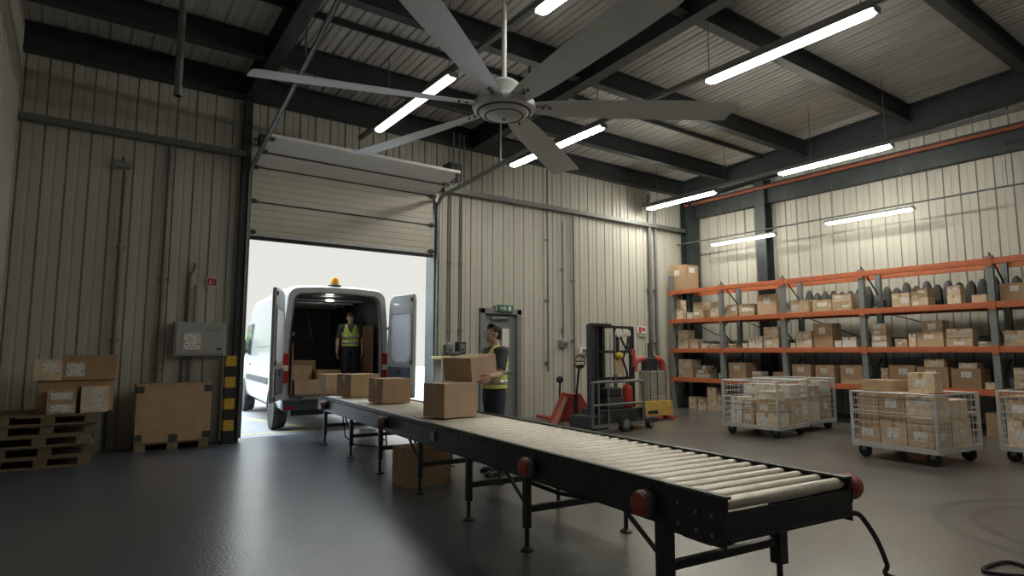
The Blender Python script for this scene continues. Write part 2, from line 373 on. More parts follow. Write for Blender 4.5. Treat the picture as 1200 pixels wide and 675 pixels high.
CLAD2 = mat('cream_door_panel', (.56, .53, .45), .45, var=.05, scale=2, dirt=(.4, .37, .3), dirt_amt=.3)
CLAD3 = mat('bounce_lit_door_panel', (.86, .86, .84), .45, var=.05, scale=2)  # door panel colour made paler for light bounced up from the ground
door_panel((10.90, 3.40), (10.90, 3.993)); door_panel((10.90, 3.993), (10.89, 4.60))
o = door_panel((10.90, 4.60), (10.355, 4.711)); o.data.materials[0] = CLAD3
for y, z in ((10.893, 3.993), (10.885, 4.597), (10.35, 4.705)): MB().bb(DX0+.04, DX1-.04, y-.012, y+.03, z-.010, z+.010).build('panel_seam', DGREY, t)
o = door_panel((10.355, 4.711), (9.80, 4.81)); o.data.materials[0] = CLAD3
MB().bb(DX0+.02, DX1-.02, 10.89, 10.96, 3.34, 3.40).build('bottom_seal', RUBBER, t)
MB().bb(DX0+.03, DX1-.03, 10.885, 10.90, 3.40, 3.45).build('bottom_rail', GALV, t)
for x in (DX0+.06, DX1-.06):
    for y, z in ((10.87, 3.46), (10.87, 3.995), (10.85, 4.585), (10.30, 4.70), (9.84, 4.78)):
        MB().box((x, y, z), (.10, .05, .07)).cyl((x-.07, y-.02, z), (x+.07, y-.02, z), .02).build('roller_hinge', DGREY, t, bevel=.004)
def track(x, slope, y_end, side):
    pts = [(x, 10.84, .05), (x, 10.84, 4.35)]
    for i in range(1, 7):
        a = i/6*(PI/2-math.atan(slope)); pts.append((x, 10.84-.22*(1-math.cos(a)), 4.35+.22*math.sin(a)))
    y0, z0 = pts[-1][1], pts[-1][2]; pts.append((x, y_end, z0+(y0-y_end)*slope))
    mb = MB()
    for dx in (-.022, .022):
        for (xa, ya, za), (xb, yb, zb) in zip(pts, pts[1:]):
            dv = Vector((0, yb-ya, zb-za)).normalized(); nv = Vector((0, -dv.z, dv.y))*.028
            a = [Vector((xa+dx-.004, ya, za)), Vector((xa+dx+.004, ya, za))]; b = [Vector((xb+dx-.004, yb, zb)), Vector((xb+dx+.004, yb, zb))]
            mb.loft([[mb.bm.verts.new(q) for q in (a[0]-nv, a[1]-nv, a[1]+nv, a[0]+nv)], [mb.bm.verts.new(q) for q in (b[0]-nv, b[1]-nv, b[1]+nv, b[0]+nv)]])
    for (xa, ya, za), (xb, yb, zb) in zip(pts, pts[1:]):
        mb.cyl((xa, ya, za), (xb, yb, zb), .021, n=6)
    mb.build('door_track', GALV, t)
    return pts[-1]
eL = track(DX0-.0, .235, 6.4, -1); eR = track(DX1+.06, .06, 7.6, 1)
# hangers for the tracks and the shaft with drums above the opening
for x, y, z in ((DX0, 7.9, 5.2), (DX0, eL[1], eL[2]), (DX1+.06, 8.6, 4.72), (DX1+.06, 7.75, 4.78)):
    MB().bb(x-.012, x+.012, y-.018, y+.018, z, roof_z(y)).build('track_hanger', PIPEG, t)
mb = MB().cyl((DX0, 10.72, 5.02), (DX1+.3, 10.72, 5.02), .025)
mb.build('torsion_shaft', PIPEG, t, smooth=True)
MB().cyl((DX1-.1, 10.72, 5.02), (DX1+.02, 10.72, 5.02), .11, n=20).build('cable_drum', DGREY, t, smooth=True)
MB().cyl((DX0+.08, 10.72, 5.02), (DX0+.2, 10.72, 5.02), .11, n=20).build('cable_drum', DGREY, t, smooth=True)
MB().bb(DX1+.12, DX1+.42, 10.5, 10.8, 4.9, 5.25).build('drive_motor', DGREY, t, bevel=.02)
for x, dx in ((5.98, .0), (6.10, .02), (6.24, -.02)):
    MB().cyl((x, 10.45, 4.75), (x+dx, 10.45, 5.85), .018).build('support_rod', PIPEG, t)

# ------------------------------------------------------------------ light fixtures
def fixture(x, y0, y1, z, label, w=.17, lamp=None):
    yc = (y0+y1)/2; L = y1-y0
    t = thing('strip_light', label, 'strip light', (x, yc, z), 0, 'hanging fluorescent strip lights')
    h = w/2
    mb = MB(); mb.prism([(-h*.75, .05), (h*.75, .05), (h, .0), (-h, .0)], -L/2, L/2, 'XZ'); mb.build('housing', GREYM, t, bevel=.006)
    mb = MB(); pts = [(h*.92*math.cos(a), -.055*math.sin(a)) for a in [i*PI/8 for i in range(9)]]
    # rounded diffuser: a loft along Y with tapering ends
    rings = []
    for yy, s in ((-L/2+.005, .55), (-L/2+.03, .85), (-L/2+.08, 1), (L/2-.08, 1), (L/2-.03, .85), (L/2-.005, .55)):
        rings.append([mb.bm.verts.new((px*s, yy, pz*s-.002)) for px, pz in pts])
    mb.loft(rings); mb.build('diffuser', lamp or LAMP, t, smooth=True)
    for yy in (-L/2-.012, L/2+.012): MB().box((0, yy, 0), (w*.8, .03, .07)).build('end_cap', GREYM, t, bevel=.01)
    return t
def trunk(x, y0, y1, z, label, hang, w=.07):
    t = thing('lighting_trunking', label, 'lighting trunking', (x, 0, z))
    MB().bb(-w/2, w/2, y0, y1, 0, .06).build('channel', PIPEG, t)
    for y in hang:
        MB().cyl((0, y, .06), (0, y, roof_z(y)-z), .007, n=6).build('hanger_rod', PIPEG, t)
trunk(11.85, .5, 10.8, 5.20, 'grey trunking above the strip lights beside the right eaves', (10.3, 8.3, 6.3, 4.9, 2.5))
trunk(6.87, -2.6, 9.9, 5.20, 'grey trunking of the middle row of strip lights', (9.2, 7.2, 5.0, 3.0, 1.0))
trunk(3.92, .5, 10.2, 5.20, 'grey trunking of the strip light row above the fan', (9.0, 7.0, 4.6, 2.5))
for a in ((11.85, 8.56, 10.62, 5.13, 'strip light below the right eaves nearest the back wall', .17, LAMP_R), (11.72, 4.75, 6.90, 5.13, 'strip light below the right eaves above the orange pipe', .17, LAMP_R),
          (6.86, 7.07, 9.65, 5.13, 'strip light behind the fan blade, right of the hub'), (6.87, 2.85, 5.02, 5.13, 'long strip light at the top, right of the fan'),
          (3.92, 6.88, 9.40, 5.13, 'strip light left of the fan hub, crossed by a blade', .17, LAMP_OLD), (3.92, 2.7, 5.0, 5.13, 'strip light cut by the top edge beside the fan rod', .17, LAMP_T),
          (6.87, .25, 2.40, 5.13, 'added unseen fill strip light over the near end of the conveyor'), (6.87, -2.4, -.25, 5.13, 'added unseen fill strip light at the front of the shed'),  # two out-of-view fixtures added to brighten the foreground
          (13.40, 8.08, 9.86, 4.24, 'wall-side strip light over the rack, nearest the corner', .14, LAMP_W), (13.40, 5.12, 6.86, 4.28, 'wall-side strip light over the rack, right of the column', .14, LAMP_W)):
    fixture(*a)
t = thing('light_conduit', 'thin grey conduit carrying the strip lights over the rack', 'conduit', (13.42, 0, 4.36))
MB().cyl((0, .5, 0.03), (0, 11, .03), .018, n=8).build('pipe', PIPEG, t)
for y in (8.9, 9.6, 6.7, 5.3, 3.6): MB().cyl((0, y, .03), (.0, y, .83), .006, n=6).build('hanger_rod', PIPEG, t)
o = MB().cyl((13.66, .3, 5.50), (13.66, 10.9, 5.50), .045, n=14).build('sprinkler_pipe', PIPEO, smooth=True); tag(o, 'long orange pipe running along the top of the right wall', 'pipe')

# ------------------------------------------------------------------ ceiling fan
FX, FY, FZ = 3.63, 5.26, 4.05
t = thing('ceiling_fan', 'large grey six-blade industrial ceiling fan', 'fan', (FX, FY, FZ))
MB().cyl((0, 0, .3), (0, 0, roof_z(FY)-FZ-.2), .03, n=16).build('downrod', FANM, t, smooth=True)
MB().box((0, 0, roof_z(FY)-FZ-.17), (.25, .25, .04)).box((0, 0, roof_z(FY)-FZ-.09), (.12, .12, .15)).build('ceiling_mount', STEEL, t)
MB().lathe([(.09, .13), (.10, .17), (.165, .23), (.17, .26), (.12, .305), (.045, .33), (.04, .34)], n=36).build('motor_canopy', FANM, t, smooth=True)
MB().lathe([(.09, .06), (.09, .14)], n=28).build('collar', GALV, t, smooth=True)
MB().lathe([(.12, .09), (.30, .08), (.335, .05), (.345, .02), (.335, -.02), (.30, -.045), (.285, -.035), (.275, -.045), (.25, -.075), (.215, -.085), (.205, -.075), (.195, -.085), (.15, -.105), (.06, -.118), (.02, -.12)], n=48).build('hub', FANM, t, smooth=True, ang=25)
for rr_, zz_, hh_ in ((.280, -.042, .012), (.205, -.080, .012)):
    mb = MB(); mb.tube([(rr_*math.cos(a), rr_*math.sin(a), zz_) for a in [i*2*PI/48 for i in range(49)]], hh_, 6); mb.build('groove_ring', DGREY, t, smooth=True)
MB().lathe([(.0, -.135), (.016, -.132), (.018, -.118)], n=12).build('hub_bolt', DGREY, t)
for deg in (164, 106, 34, -33, -96, -142):
    M = Matrix.Rotation(R(deg), 4, 'Z')
    mb = MB(); rings = []
    #  r     half chord  pitch
    for r, hc, pit in ((.30, .10, 15), (.5, .125, 16), (.8, .15, 15), (1.3, .17, 13), (1.9, .185, 12), (2.46, .185, 11), (2.53, .175, 11)):
        pr = []
        P = Matrix.Rotation(R(-pit), 4, 'X')
        for a, b in ((-1, 0), (-.5, .020), (0, .026), (.6, .016), (1, 0), (.6, .008), (0, .014), (-.5, .010)):
            sk = .05 if r > 2.4 else 0
            pr.append(mb.bm.verts.new(M @ (Matrix.Translation((r-(sk*a), 0, .01)) @ P @ Vector((0, a*hc, b)))))
        rings.append(pr)
    mb.loft(rings); bl = mb.build('blade', FANM, t, smooth=True, ang=60)
    MB().box((.36, 0, .028), (.26, .12, .012), M=M @ Matrix.Rotation(R(-14), 4, 'X')).build('blade_bracket', GALV, bl, bevel=.004)
    mb = MB()
    for r in (.42, .50):
        mb.cyl(M @ (Matrix.Rotation(R(-15), 4, 'X') @ Vector((r, .0, .0))), M @ (Matrix.Rotation(R(-15), 4, 'X') @ Vector((r, .0, .05))), .012, n=8)
    mb.build('blade_bolt', DGREY, bl)

# ------------------------------------------------------------------ cartons
def carton(name, label, loc, d, rz=0, m=None, group=None, sticker=None, tape=True, cat='cardboard box', tilt=None, tapem=None, flap=True):
    """d = (x, y, z) size, origin at the bottom centre; sticker = list of (face, u, z, w, h)"""
    t = thing(name, label, cat, loc, rz, group)
    if tilt: t.rotation_euler = (tilt[0], tilt[1], rz)
    x, y, z = d; m = m or CARD
    b = MB().bb(-x/2, x/2, -y/2, y/2, .001, z-.004)
    b.bb(-x/2+.001, x/2-.001, -y/2+.001, -.004, z-.004, z).bb(-x/2+.001, x/2-.001, .004, y/2-.001, z-.004, z)
    b.build('carton_body', m, t, bevel=min(.006, .04*min(d)), segs=1)
    if tape:
        w = min(.06, y*.16)
        mb = MB().bb(-x/2-.0015, x/2+.0015, -w/2, w/2, z-.002, z+.0015)
        for sx in (-1, 1): mb.bb(sx*(x/2-.001), sx*(x/2+.002), -w/2, w/2, z*.72, z+.0015)
        mb.build('tape', tapem or TAPE, t)
    for s in sticker or ():
        f, u, zz, w, h = s; mb = MB(); e = .0025
        if f == 'l': mb.bb(-x/2-e, -x/2+.001, u*y-w/2, u*y+w/2, zz*z-h/2, zz*z+h/2)
        elif f == 'n': mb.bb(u*x-w/2, u*x+w/2, -y/2-e, -y/2+.001, zz*z-h/2, zz*z+h/2)
        mb.build('shipping_label', LABEL, t)
    return t

# ------------------------------------------------------------------ roller conveyor
CX0, CY0 = 2.555, 1.85                       # near left corner
CA = math.atan(.089); CW, CLEN = 1.0, 8.25
conv = thing('roller_conveyor', 'long black roller conveyor running from the van to the foreground', 'conveyor', (CX0, CY0, 0), -CA)
def cv(x, y, z=0):                          # conveyor coordinates -> world
    return Vector((CX0+x*math.cos(CA)+y*math.sin(CA), CY0-x*math.sin(CA)+y*math.cos(CA), z))
for nm, x0, s in (('side_rail', 0, 1), ('side_rail', CW, -1)):
    mb = MB().bb(x0, x0+s*.012, 0, CLEN, .52, .735).bb(x0, x0+s*(.035 if s > 0 else .055), 0, CLEN, .727, .741).bb(x0, x0+s*.05, 0, CLEN, .52, .532)
    mb.bb(x0-s*.004, x0+s*.002, 0, CLEN, .60, .606)
    rl = mb.build(nm, BLACKM, conv)
    bolts = MB()
    for i in range(70):
        y = .042+i*.1165
        if y < CLEN-.04: bolts.cyl((x0-s*.008, y, .70), (x0+s*.004, y, .70), .010, n=6)
    bolts.build('axle_bolts', BLACKM, rl, kind='stuff')
for i in range(70):
    y = .042+i*.1165
    if y > CLEN-.05: break
    mb = MB(); mb.lathe([(.02, .02), (.031, .03), (.033, .05), (.033, CW-.075), (.030, CW-.055), (.02, CW-.02)], (0, y, .700), n=14, axis='X')
    mb.build('roller', ROLLER, conv, smooth=True, ang=30)
for y in (0, CLEN-.03):
    MB().bb(.012, CW-.012, y, y+.02, .54, .665).bb(.012, CW-.012, y-.01 if y == 0 else y, y+.04, .53, .545).build('end_plate', BLACKM, conv)
MB().bb(-.008, .0, .0, .40, .50, .735).build('corner_plate', BLACKM, conv, bevel=.003)
MB().bb(CW, CW+.008, .0, .30, .50, .735).build('corner_plate', BLACKM, conv, bevel=.003)
for y, z in ((.08, .55), (.18, .55), (.08, .64), (.30, .66), (.30, .56), (.18, .64)): MB().cyl((-.016, y, z), (-.006, y, z), .011, n=6).build('plate_bolt', GREYM, conv)
legys = [.45, 1.85, 2.80, 3.92, 5.18, 6.42, 7.88]
for k, y in enumerate(legys):
    w = .075 if k == 0 else .05
    for x in (.035, CW-.035):
        mb = MB().bb(x-w/2, x+w/2, y-w/2, y+w/2, .16, .525)
        lg = mb.build('leg', BLACKM, conv, bevel=.004)
        MB().cyl((x, y, .02), (x, y, .2), .018, n=10).lathe([(.05, .0), (.05, .012), (.02, .03)], (x, y, 0), n=14).build('levelling_foot', BLACKM, lg)
    MB().bb(.06, CW-.06, y-.02, y+.02, .27, .315).build('cross_bar', BLACKM, conv)
    if k in (0, 1, 3, 5):
        s = 1 if k else 1
        MB().cyl((.035, y+.02, .33), (.035, y+.34, .53), .014, n=8).build('brace', BLACKM, conv)
def cap(x, y, z, s, m=None):
    c = MB().lathe([(.055, 0), (.07, s*.02), (.072, s*.06), (.066, s*.072)], (x, y, z), n=22, axis='X').build('drive_cap', m or GREYM, conv, smooth=True)
    MB().lathe([(.066, s*.062), (.062, s*.085), (.05, s*.09), (.02, s*.092)], (x, y, z), n=22, axis='X').build('red_disc', REDPF, c, smooth=True)
for y in (.52, 1.72, 4.92, 7.7): cap(-.002, y, .615, -1)
cap(CW+.012, .045, .672, 1, REDPF)
MB().bb(CW-.002, CW+.015, .0, .10, .60, .74).build('cap_bracket', BLACKM, conv)
MB().bb(.22, .48, .30, .52, .40, .53).build('drive_motor', DGREY, conv, bevel=.02)
MB().tube([(.06, 1.85, .48), (.25, 1.75, .40), (.5, 1.5, .36), (.7, 1.2, .37), (.85, .9, .45)], .016).build('under_cable', RUBBER, conv, smooth=True)
MB().tube([(.3, 7.9, .5), (.32, 7.75, .12), (.4, 7.5, .015), (.7, 7.0, .015), (.6, 6.6, .12), (.5, 6.4, .5)], .012).build('under_cable', RUBBER, conv, smooth=True)
MB().tube([(.1, 4.5, .5), (.4, 4.2, .38), (.7, 3.9, .33), (.9, 3.6, .42)], .014).build('under_cable', RUBBER, conv, smooth=True)
MB().bb(-.012, -.004, 3.45, 3.56, .58, .67).build('rating_plate', GREYM, conv)
# power cables
a = cv(CW-.05, .02, .54)
pts = [a, a+Vector((.07, -.04, .0)), a+Vector((.16, -.04, -.06))]
e = on_z(1045, 676, .014); a = pts[-1]
pts += [a.lerp(e, .35)+Vector((.03, 0, .0)), a.lerp(e, .7)+Vector((.03, 0, -.02))]
pts += [e, e+Vector((.12, -.4, 0)), e+Vector((.4, -.9, 0))]
def smooth_path(pts, n=8):
    pts = [Vector(p) for p in pts]; out = []
    for i in range(len(pts)-1):
        p0, p1, p2, p3 = pts[max(i-1, 0)], pts[i], pts[i+1], pts[min(i+2, len(pts)-1)]
        for k in range(n):
            t_ = k/n; out.append(.5*((2*p1)+(p2-p0)*t_+(2*p0-5*p1+4*p2-p3)*t_*t_+(3*p1-p0-3*p2+p3)*t_**3))
    return out+[pts[-1]]
o = MB().tube(smooth_path(pts), .014).build('power_cable', RUBBER, smooth=True); tag(o, 'black cable hanging from the near end of the conveyor to the floor', 'cable')
o = MB().tube(smooth_path([on_z(u, v, .013) for u, v in ((1215, 668), (1185, 659), (1168, 660), (1152, 667), (1165, 672), (1200, 675))]), .012).build('floor_cable', RUBBER, smooth=True)
tag(o, 'black cable lying on the floor at the lower right', 'cable')

# cartons on and under the conveyor
T = .744
def along(x, y): return cv(x, y, T)
carton('carton', 'large cardboard box on the conveyor in front of the worker', (3.35, 5.87, T), (.45, .36, .355), R(9), CARD, 'boxes on the conveyor', tapem=TAPEL)
carton('carton', 'cardboard box on the conveyor, third from the van', (3.60, 8.0, T), (.42, .44, .33), R(2), CARD, 'boxes on the conveyor', tapem=TAPEL)
carton('carton', 'cardboard box on the conveyor, second from the van', (3.70, 9.42, T), (.50, .45, .35), R(8), CARD, 'boxes on the conveyor', tapem=TAPEL)
carton('carton', 'cardboard box at the van end of the conveyor', (3.58, 10.35-.12, T), (.36, .40, .33), R(-4), CARD, 'boxes on the conveyor')
carton('carton', 'large sealed cardboard box on the floor under the conveyor', (3.19, 6.21, 0), (.51, .40, .41), R(1), CARD, None)

# ------------------------------------------------------------------ people
def limb(mb, pts, rad, n=14, flat=None):
    """chain of tapered segments with round joints"""
    pts = [Vector(p) for p in pts]
    for i, (p, r) in enumerate(zip(pts, rad)):
        mb.ball(p, r, n)
        if i:
            q, rq = pts[i-1], rad[i-1]
            if (p-q).length > 1e-4: mb.cyl(q, p, rq, r, n)
def ell_loft(mb, rows, n=24):
    """rows: (cx, cy, z, rx, ry)"""
    mb.loft([mb.ring((cx, cy, z), Vector((1, 0, 0)), Vector((0, 1, 0)), rx, ry, n) for cx, cy, z, rx, ry in rows])
def remesh(o, vox, it=4):
    m = o.modifiers.new('r', 'REMESH'); m.mode = 'VOXEL'; m.voxel_size = vox
    s = o.modifiers.new('s', 'SMOOTH'); s.factor = .5; s.iterations = it
    bake(o); return o
def hand(mb, wrist, dirv, palm_n, s=1, curl=.5, thumb_side=1):
    """palm + four fingers + thumb. dirv: wrist to knuckles, palm_n: palm normal (curl direction)"""
    d = Vector(dirv).normalized(); pn = Vector(palm_n); pn = (pn-d*pn.dot(d)).normalized(); sd = d.cross(pn)*thumb_side
    w = Vector(wrist)
    for k in range(4):                      # metacarpals form the palm
        off = (1.5-k)*.020*s
        kn = w+d*.085*s*(1-.05*abs(k-1.3))+sd*off
        limb(mb, [w+sd*off*.6+d*.012, kn], [.015*s, .0125*s], 10)
        L = (.040, .046, .043, .033)[k]*s; p = kn; a = 0
        seg = [p]
        for j, f in enumerate((1, .72, .55)):
            a += curl*(.75, .85, .6)[j]
            p = p+(d*math.cos(a)+pn*math.sin(a))*L*f; seg.append(p)
        limb(mb, seg, [.0105*s, .0095*s, .0088*s, .0078*s], 10)
    b = w+d*.022*s+sd*.032*s
    q1 = b+(d*.7+sd*.7+pn*.25).normalized()*.040*s; q2 = q1+(d*.85+sd*.25+pn*(.2+curl*.4)).normalized()*.030*s; q3 = q2+(d*.9+pn*(.2+curl*.5)).normalized()*.022*s
    limb(mb, [w+d*.02+sd*.015, b, q1, q2, q3], [.018*s, .0155*s, .012*s, .0105*s, .009*s], 10)

def person(root, J, skin, hairlen=0, shirt=SHIRT, tr=TROUS, neck_v=True, H=1.76, head_rz=0, head_tilt=0):
    """J: joints in local metres, front = +Y, own left = -X"""
    k = H/1.76
    V = lambda p: Vector(p)
    b = MB()
    hc = Vector(J['head'])                     # centre of the skull
    HM = Matrix.Translation(hc) @ Matrix.Rotation(head_rz, 4, 'Z') @ Matrix.Rotation(head_tilt, 4, 'X') @ Matrix.Scale(k, 4)
    def hp(x, y, z): return HM @ Vector((x, y, z))
    rot = HM.to_3x3().normalized().to_4x4()
    b.ball(hp(0, -.012, .025), (.077*k, .098*k, .092*k), 24, rot)          # cranium
    b.ball(hp(0, .018, -.035), (.062*k, .073*k, .080*k), 20, rot)          # face
    b.ball(hp(0, .048, -.088), (.036*k, .034*k, .028*k), 14, rot)          # chin
    for s in (-1, 1):
        b.ball(hp(s*.030, .020, -.072), (.026*k, .042*k, .026*k), 12, rot)  # jaw
        b.ball(hp(s*.034, .062, -.030), (.022*k, .020*k, .020*k), 12, rot)  # cheek
        b.ball(hp(s*.030, .078, .018), (.026*k, .014*k, .010*k), 12, rot)   # brow
        b.ball(hp(s*.076, -.008, -.018), (.010*k, .020*k, .032*k), 12, rot) # ear
    b.cyl(hp(0, .080, .008), hp(0, .104, -.030), .009*k, .015*k, 10); b.ball(hp(0, .102, -.031), .0145*k, 10)
    for s in (-1, 1): b.ball(hp(s*.011, .092, -.034), .010*k, 8)
    b.ball(hp(0, .084, -.056), (.022*k, .012*k, .0065*k), 10, rot); b.ball(hp(0, .082, -.068), (.019*k, .012*k, .007*k), 10, rot)
    nk = V(J['neck']); b.cyl(nk, hc+Vector((0, -.012, -.05*k)), .062*k, .054*k, 18)
    ch, pv = V(J['chest']), V(J['pelvis'])
    ell_loft(b, [(pv.x, pv.y, pv.z-.08*k, .14*k, .10*k), (pv.x, pv.y, pv.z+.06*k, .155*k, .105*k), ((pv.x+ch.x)/2, (pv.y+ch.y)/2, (pv.z+ch.z)/2, .145*k, .10*k), (ch.x, ch.y, ch.z, .165*k, .112*k), (ch.x, ch.y, ch.z+.11*k, .165*k, .10*k), (nk.x, nk.y, nk.z-.03*k, .11*k, .075*k), (nk.x, nk.y, nk.z+.02*k, .06*k, .058*k)])
    for s in ('l', 'r'):
        sh, el, wr = V(J['sh_'+s]), V(J['el_'+s]), V(J['wr_'+s])
        limb(b, [nk.lerp(sh, .45)+Vector((0, 0, -.03*k)), sh, sh.lerp(el, .45), el, el.lerp(wr, .35), wr], [.05*k, .056*k, .047*k, .038*k, .040*k, .026*k])
        hand(b, wr, J['hd_'+s], J['hn_'+s], k*1.0, J.get('curl_'+s, .5), J.get('th_'+s, 1))
        hip, kn, an = V(J['hip_'+s]), V(J['kn_'+s]), V(J['an_'+s])
        limb(b, [hip, hip.lerp(kn, .4), kn, kn.lerp(an, .35), an], [.085*k, .076*k, .054*k, .056*k, .036*k])
    body = remesh(b.build('body', skin, root), .0062, 3)
    # eyes and brows
    for s in (-1, 1):
        e = MB().ball(hp(s*.030, .074, .002), .0105*k, 10).build('eye', mat_eye, root, smooth=True)
        MB().ball(hp(s*.031, .090, .021), (.019*k, .006*k, .004*k), 10, rot).build('eyebrow', HAIR, root, smooth=True)
    # hair cap
    h = MB(); h.ball(hp(0, -.014, .032), (.081*k, .101*k, .092*k), 28, rot)
    h.ball(hp(0, -.045, -.012), (.070*k, .066*k, .078*k), 20, rot)
    h.ball(hp(.01, .036, .088), (.054*k, .036*k, .024*k), 16, rot); h.ball(hp(-.02, .02, .100), (.05*k, .05*k, .026*k), 16, rot)
    for s in (-1, 1): h.ball(hp(s*.074, .018, .012), (.010*k, .018*k, .032*k), 12, rot)
    if hairlen:
        for i in range(9):
            a = i/8*2-1; h.ball(hp(a*.06, .074-.03*a*a, .058), (.014*k, .014*k, .024*k), 8, rot)
    o = h.build('hair', HAIR, root); remesh(o, .007, 2)
    # cut the cap open at the face
    bm = bmesh.new(); bm.from_mesh(o.data); inv = HM.inverted()
    kill = [f for f in bm.faces if (lambda q: q.z < .058-(.0 if not hairlen else .02) and q.y > .028+max(0, (.03-q.z))*-.35 and q.z < .30)(inv @ f.calc_center_median())]
    kill += [f for f in bm.faces if f.is_valid and (inv @ f.calc_center_median()).z < -.075]
    bmesh.ops.delete(bm, geom=list(set(kill)), context='FACES'); bm.to_mesh(o.data); bm.free()
    # shirt with short sleeves
    c = MB()
    ell_loft(c, [(pv.x, pv.y, pv.z-.04*k, .168*k, .122*k), (pv.x, pv.y, pv.z+.06*k, .168*k, .120*k), ((pv.x+ch.x)/2, (pv.y+ch.y)/2, (pv.z+ch.z)/2, .160*k, .118*k), (ch.x, ch.y, ch.z, .180*k, .128*k), (ch.x, ch.y, ch.z+.11*k, .180*k, .115*k), (nk.x, nk.y, nk.z-.03*k, .12*k, .090*k), (nk.x, nk.y, nk.z+.005*k, .068*k, .066*k)], 28)
    for s in ('l', 'r'):
        sh, el = V(J['sh_'+s]), V(J['el_'+s]); m_ = sh.lerp(el, .78)
        limb(c, [nk.lerp(sh, .45)+Vector((0, 0, -.03*k)), sh, sh.lerp(el, .5)], [.062*k, .069*k, .064*k]); c.cyl(sh.lerp(el, .4), m_, .064*k, .062*k, 18)
    remesh(c.build('shirt', shirt, root), .009, 3)
    # trousers
    c = MB(); ell_loft(c, [(pv.x, pv.y, pv.z-.10*k, .150*k, .115*k), (pv.x, pv.y, pv.z-.02*k, .175*k, .128*k), (pv.x, pv.y, pv.z+.07*k, .165*k, .116*k)], 28)
    for s in ('l', 'r'):
        hip, kn, an = V(J['hip_'+s]), V(J['kn_'+s]), V(J['an_'+s])
        limb(c, [hip, hip.lerp(kn, .4), kn, kn.lerp(an, .4), an.lerp(kn, .08)], [.100*k, .090*k, .072*k, .068*k, .060*k]); c.cyl(an.lerp(kn, .1), an+Vector((0, 0, -.03*k)), .060*k, .062*k, 18)
    remesh(c.build('trousers', tr, root), .010, 3)
    for s in ('l', 'r'):
        an = V(J['an_'+s]); fd = Vector(J.get('ft_'+s, (0, 1, 0))).normalized(); c = MB(); z0 = an.z-.085*k
        a = fd.angle(Vector((0, 1, 0)))*(-1 if fd.x > 0 else 1); FR = Matrix.Rotation(a, 4, 'Z')
        base = Vector((an.x, an.y, z0))
        c.ball(base+fd*.0+Vector((0, 0, .055*k)), (.044*k, .062*k, .055*k), 16, FR); c.ball(base+fd*.10*k+Vector((0, 0, .038*k)), (.046*k, .095*k, .036*k), 16, FR); c.ball(base+fd*.15*k+Vector((0, 0, .032*k)), (.045*k, .05*k, .030*k), 16, FR)
        c.cyl(an, an+Vector((0, 0, .06*k)), .046*k, .046*k, 14)
        c.box(base+fd*.07*k+Vector((0, 0, .012*k)), (.085*k, .26*k, .024*k), a)
        remesh(c.build('shoe', SHOE, root), .008, 2)
    # hi-vis vest: open shell, V neck, arm holes
    rows = [(pv.x, pv.y, pv.z+.02*k, .186*k, .142*k), (pv.x, pv.y, pv.z+.12*k, .182*k, .138*k), ((pv.x+ch.x)/2, (pv.y+ch.y)/2, (pv.z+ch.z)/2+.02*k, .180*k, .137*k), (ch.x, ch.y, ch.z-.02*k, .192*k, .142*k), (ch.x, ch.y, ch.z+.06*k, .194*k, .140*k), (ch.x, ch.y, ch.z+.12*k, .190*k, .128*k), (nk.x, nk.y, nk.z-.035*k, .165*k, .104*k), (nk.x, nk.y, nk.z-.012*k, .125*k, .088*k), (nk.x, nk.y, nk.z+.004*k, .090*k, .075*k)]
    fine = []
    for r0, r1 in zip(rows, rows[1:]):
        for q in range(4): fine.append(tuple(a+(b_-a)*q/4 for a, b_ in zip(r0, r1)))
    fine.append(rows[-1]); n = 64
    ztop, zch = nk.z+.004*k, ch.z
    c = MB(); rings = [c.ring((cx, cy, z), Vector((1, 0, 0)), Vector((0, 1, 0)), rx, ry, n) for cx, cy, z, rx, ry in fine]
    c.loft(rings, cap=False)
    kill = []
    for f in c.bm.faces:
        p = f.calc_center_median(); dx, dy = p.x-ch.x, p.y-ch.y
        up = (p.z-(zch-.03*k))/(ztop-zch+.03*k)
        if dy > 0 and abs(dx) < max(.004, .085*k*up) : kill.append(f); continue      # V neck and front seam
        if dy > 0 and abs(dx) < .004: kill.append(f); continue
        ahz = zch+.015*k
        if p.z > ahz and abs(dx) > (.128 if p.z < nk.z-.05*k else .118)*k and abs(dy) < .085*k: kill.append(f)
    bmesh.ops.delete(c.bm, geom=kill, context='FACES')
    v = c.build('hi_vis_vest', HIVIS, root, smooth=True, ang=180)
    so = v.modifiers.new('so', 'SOLIDIFY'); so.thickness = .006; so.offset = 1
    sb = v.modifiers.new('sb', 'SUBSURF'); sb.levels = 1; sb.render_levels = 1
    for i0, dz in ((2.0, 0), (8.2, 0)):
        c = MB(); rr = []
        for q in range(3):
            x = i0+q*1.1; i = int(x); fr = x-i; a, b_ = fine[i], fine[i+1]; cx, cy, z, rx, ry = [p+(p2-p)*fr for p, p2 in zip(a, b_)]
            rr.append(c.ring((cx, cy, z), Vector((1, 0, 0)), Vector((0, 1, 0)), rx+.0085, ry+.0085, 48))
        c.loft(rr, cap=False); bnd = c.build('reflective_band', SILVER, v, smooth=True)
        so = bnd.modifiers.new('so', 'SOLIDIFY'); so.thickness = .003
    return hp
mat_eye = mat('dark_eye', (.04, .03, .025), .2, var=0)

W1 = Vector((4.14, 6.20, 0))
wroot = thing('person', 'worker in yellow hi-vis vest and charcoal shirt lifting a box beside the conveyor', 'person', W1, R(84))
def w1l(p):   # world -> worker local
    q = Vector(p)-W1; return Matrix.Rotation(-R(84), 3, 'Z') @ q
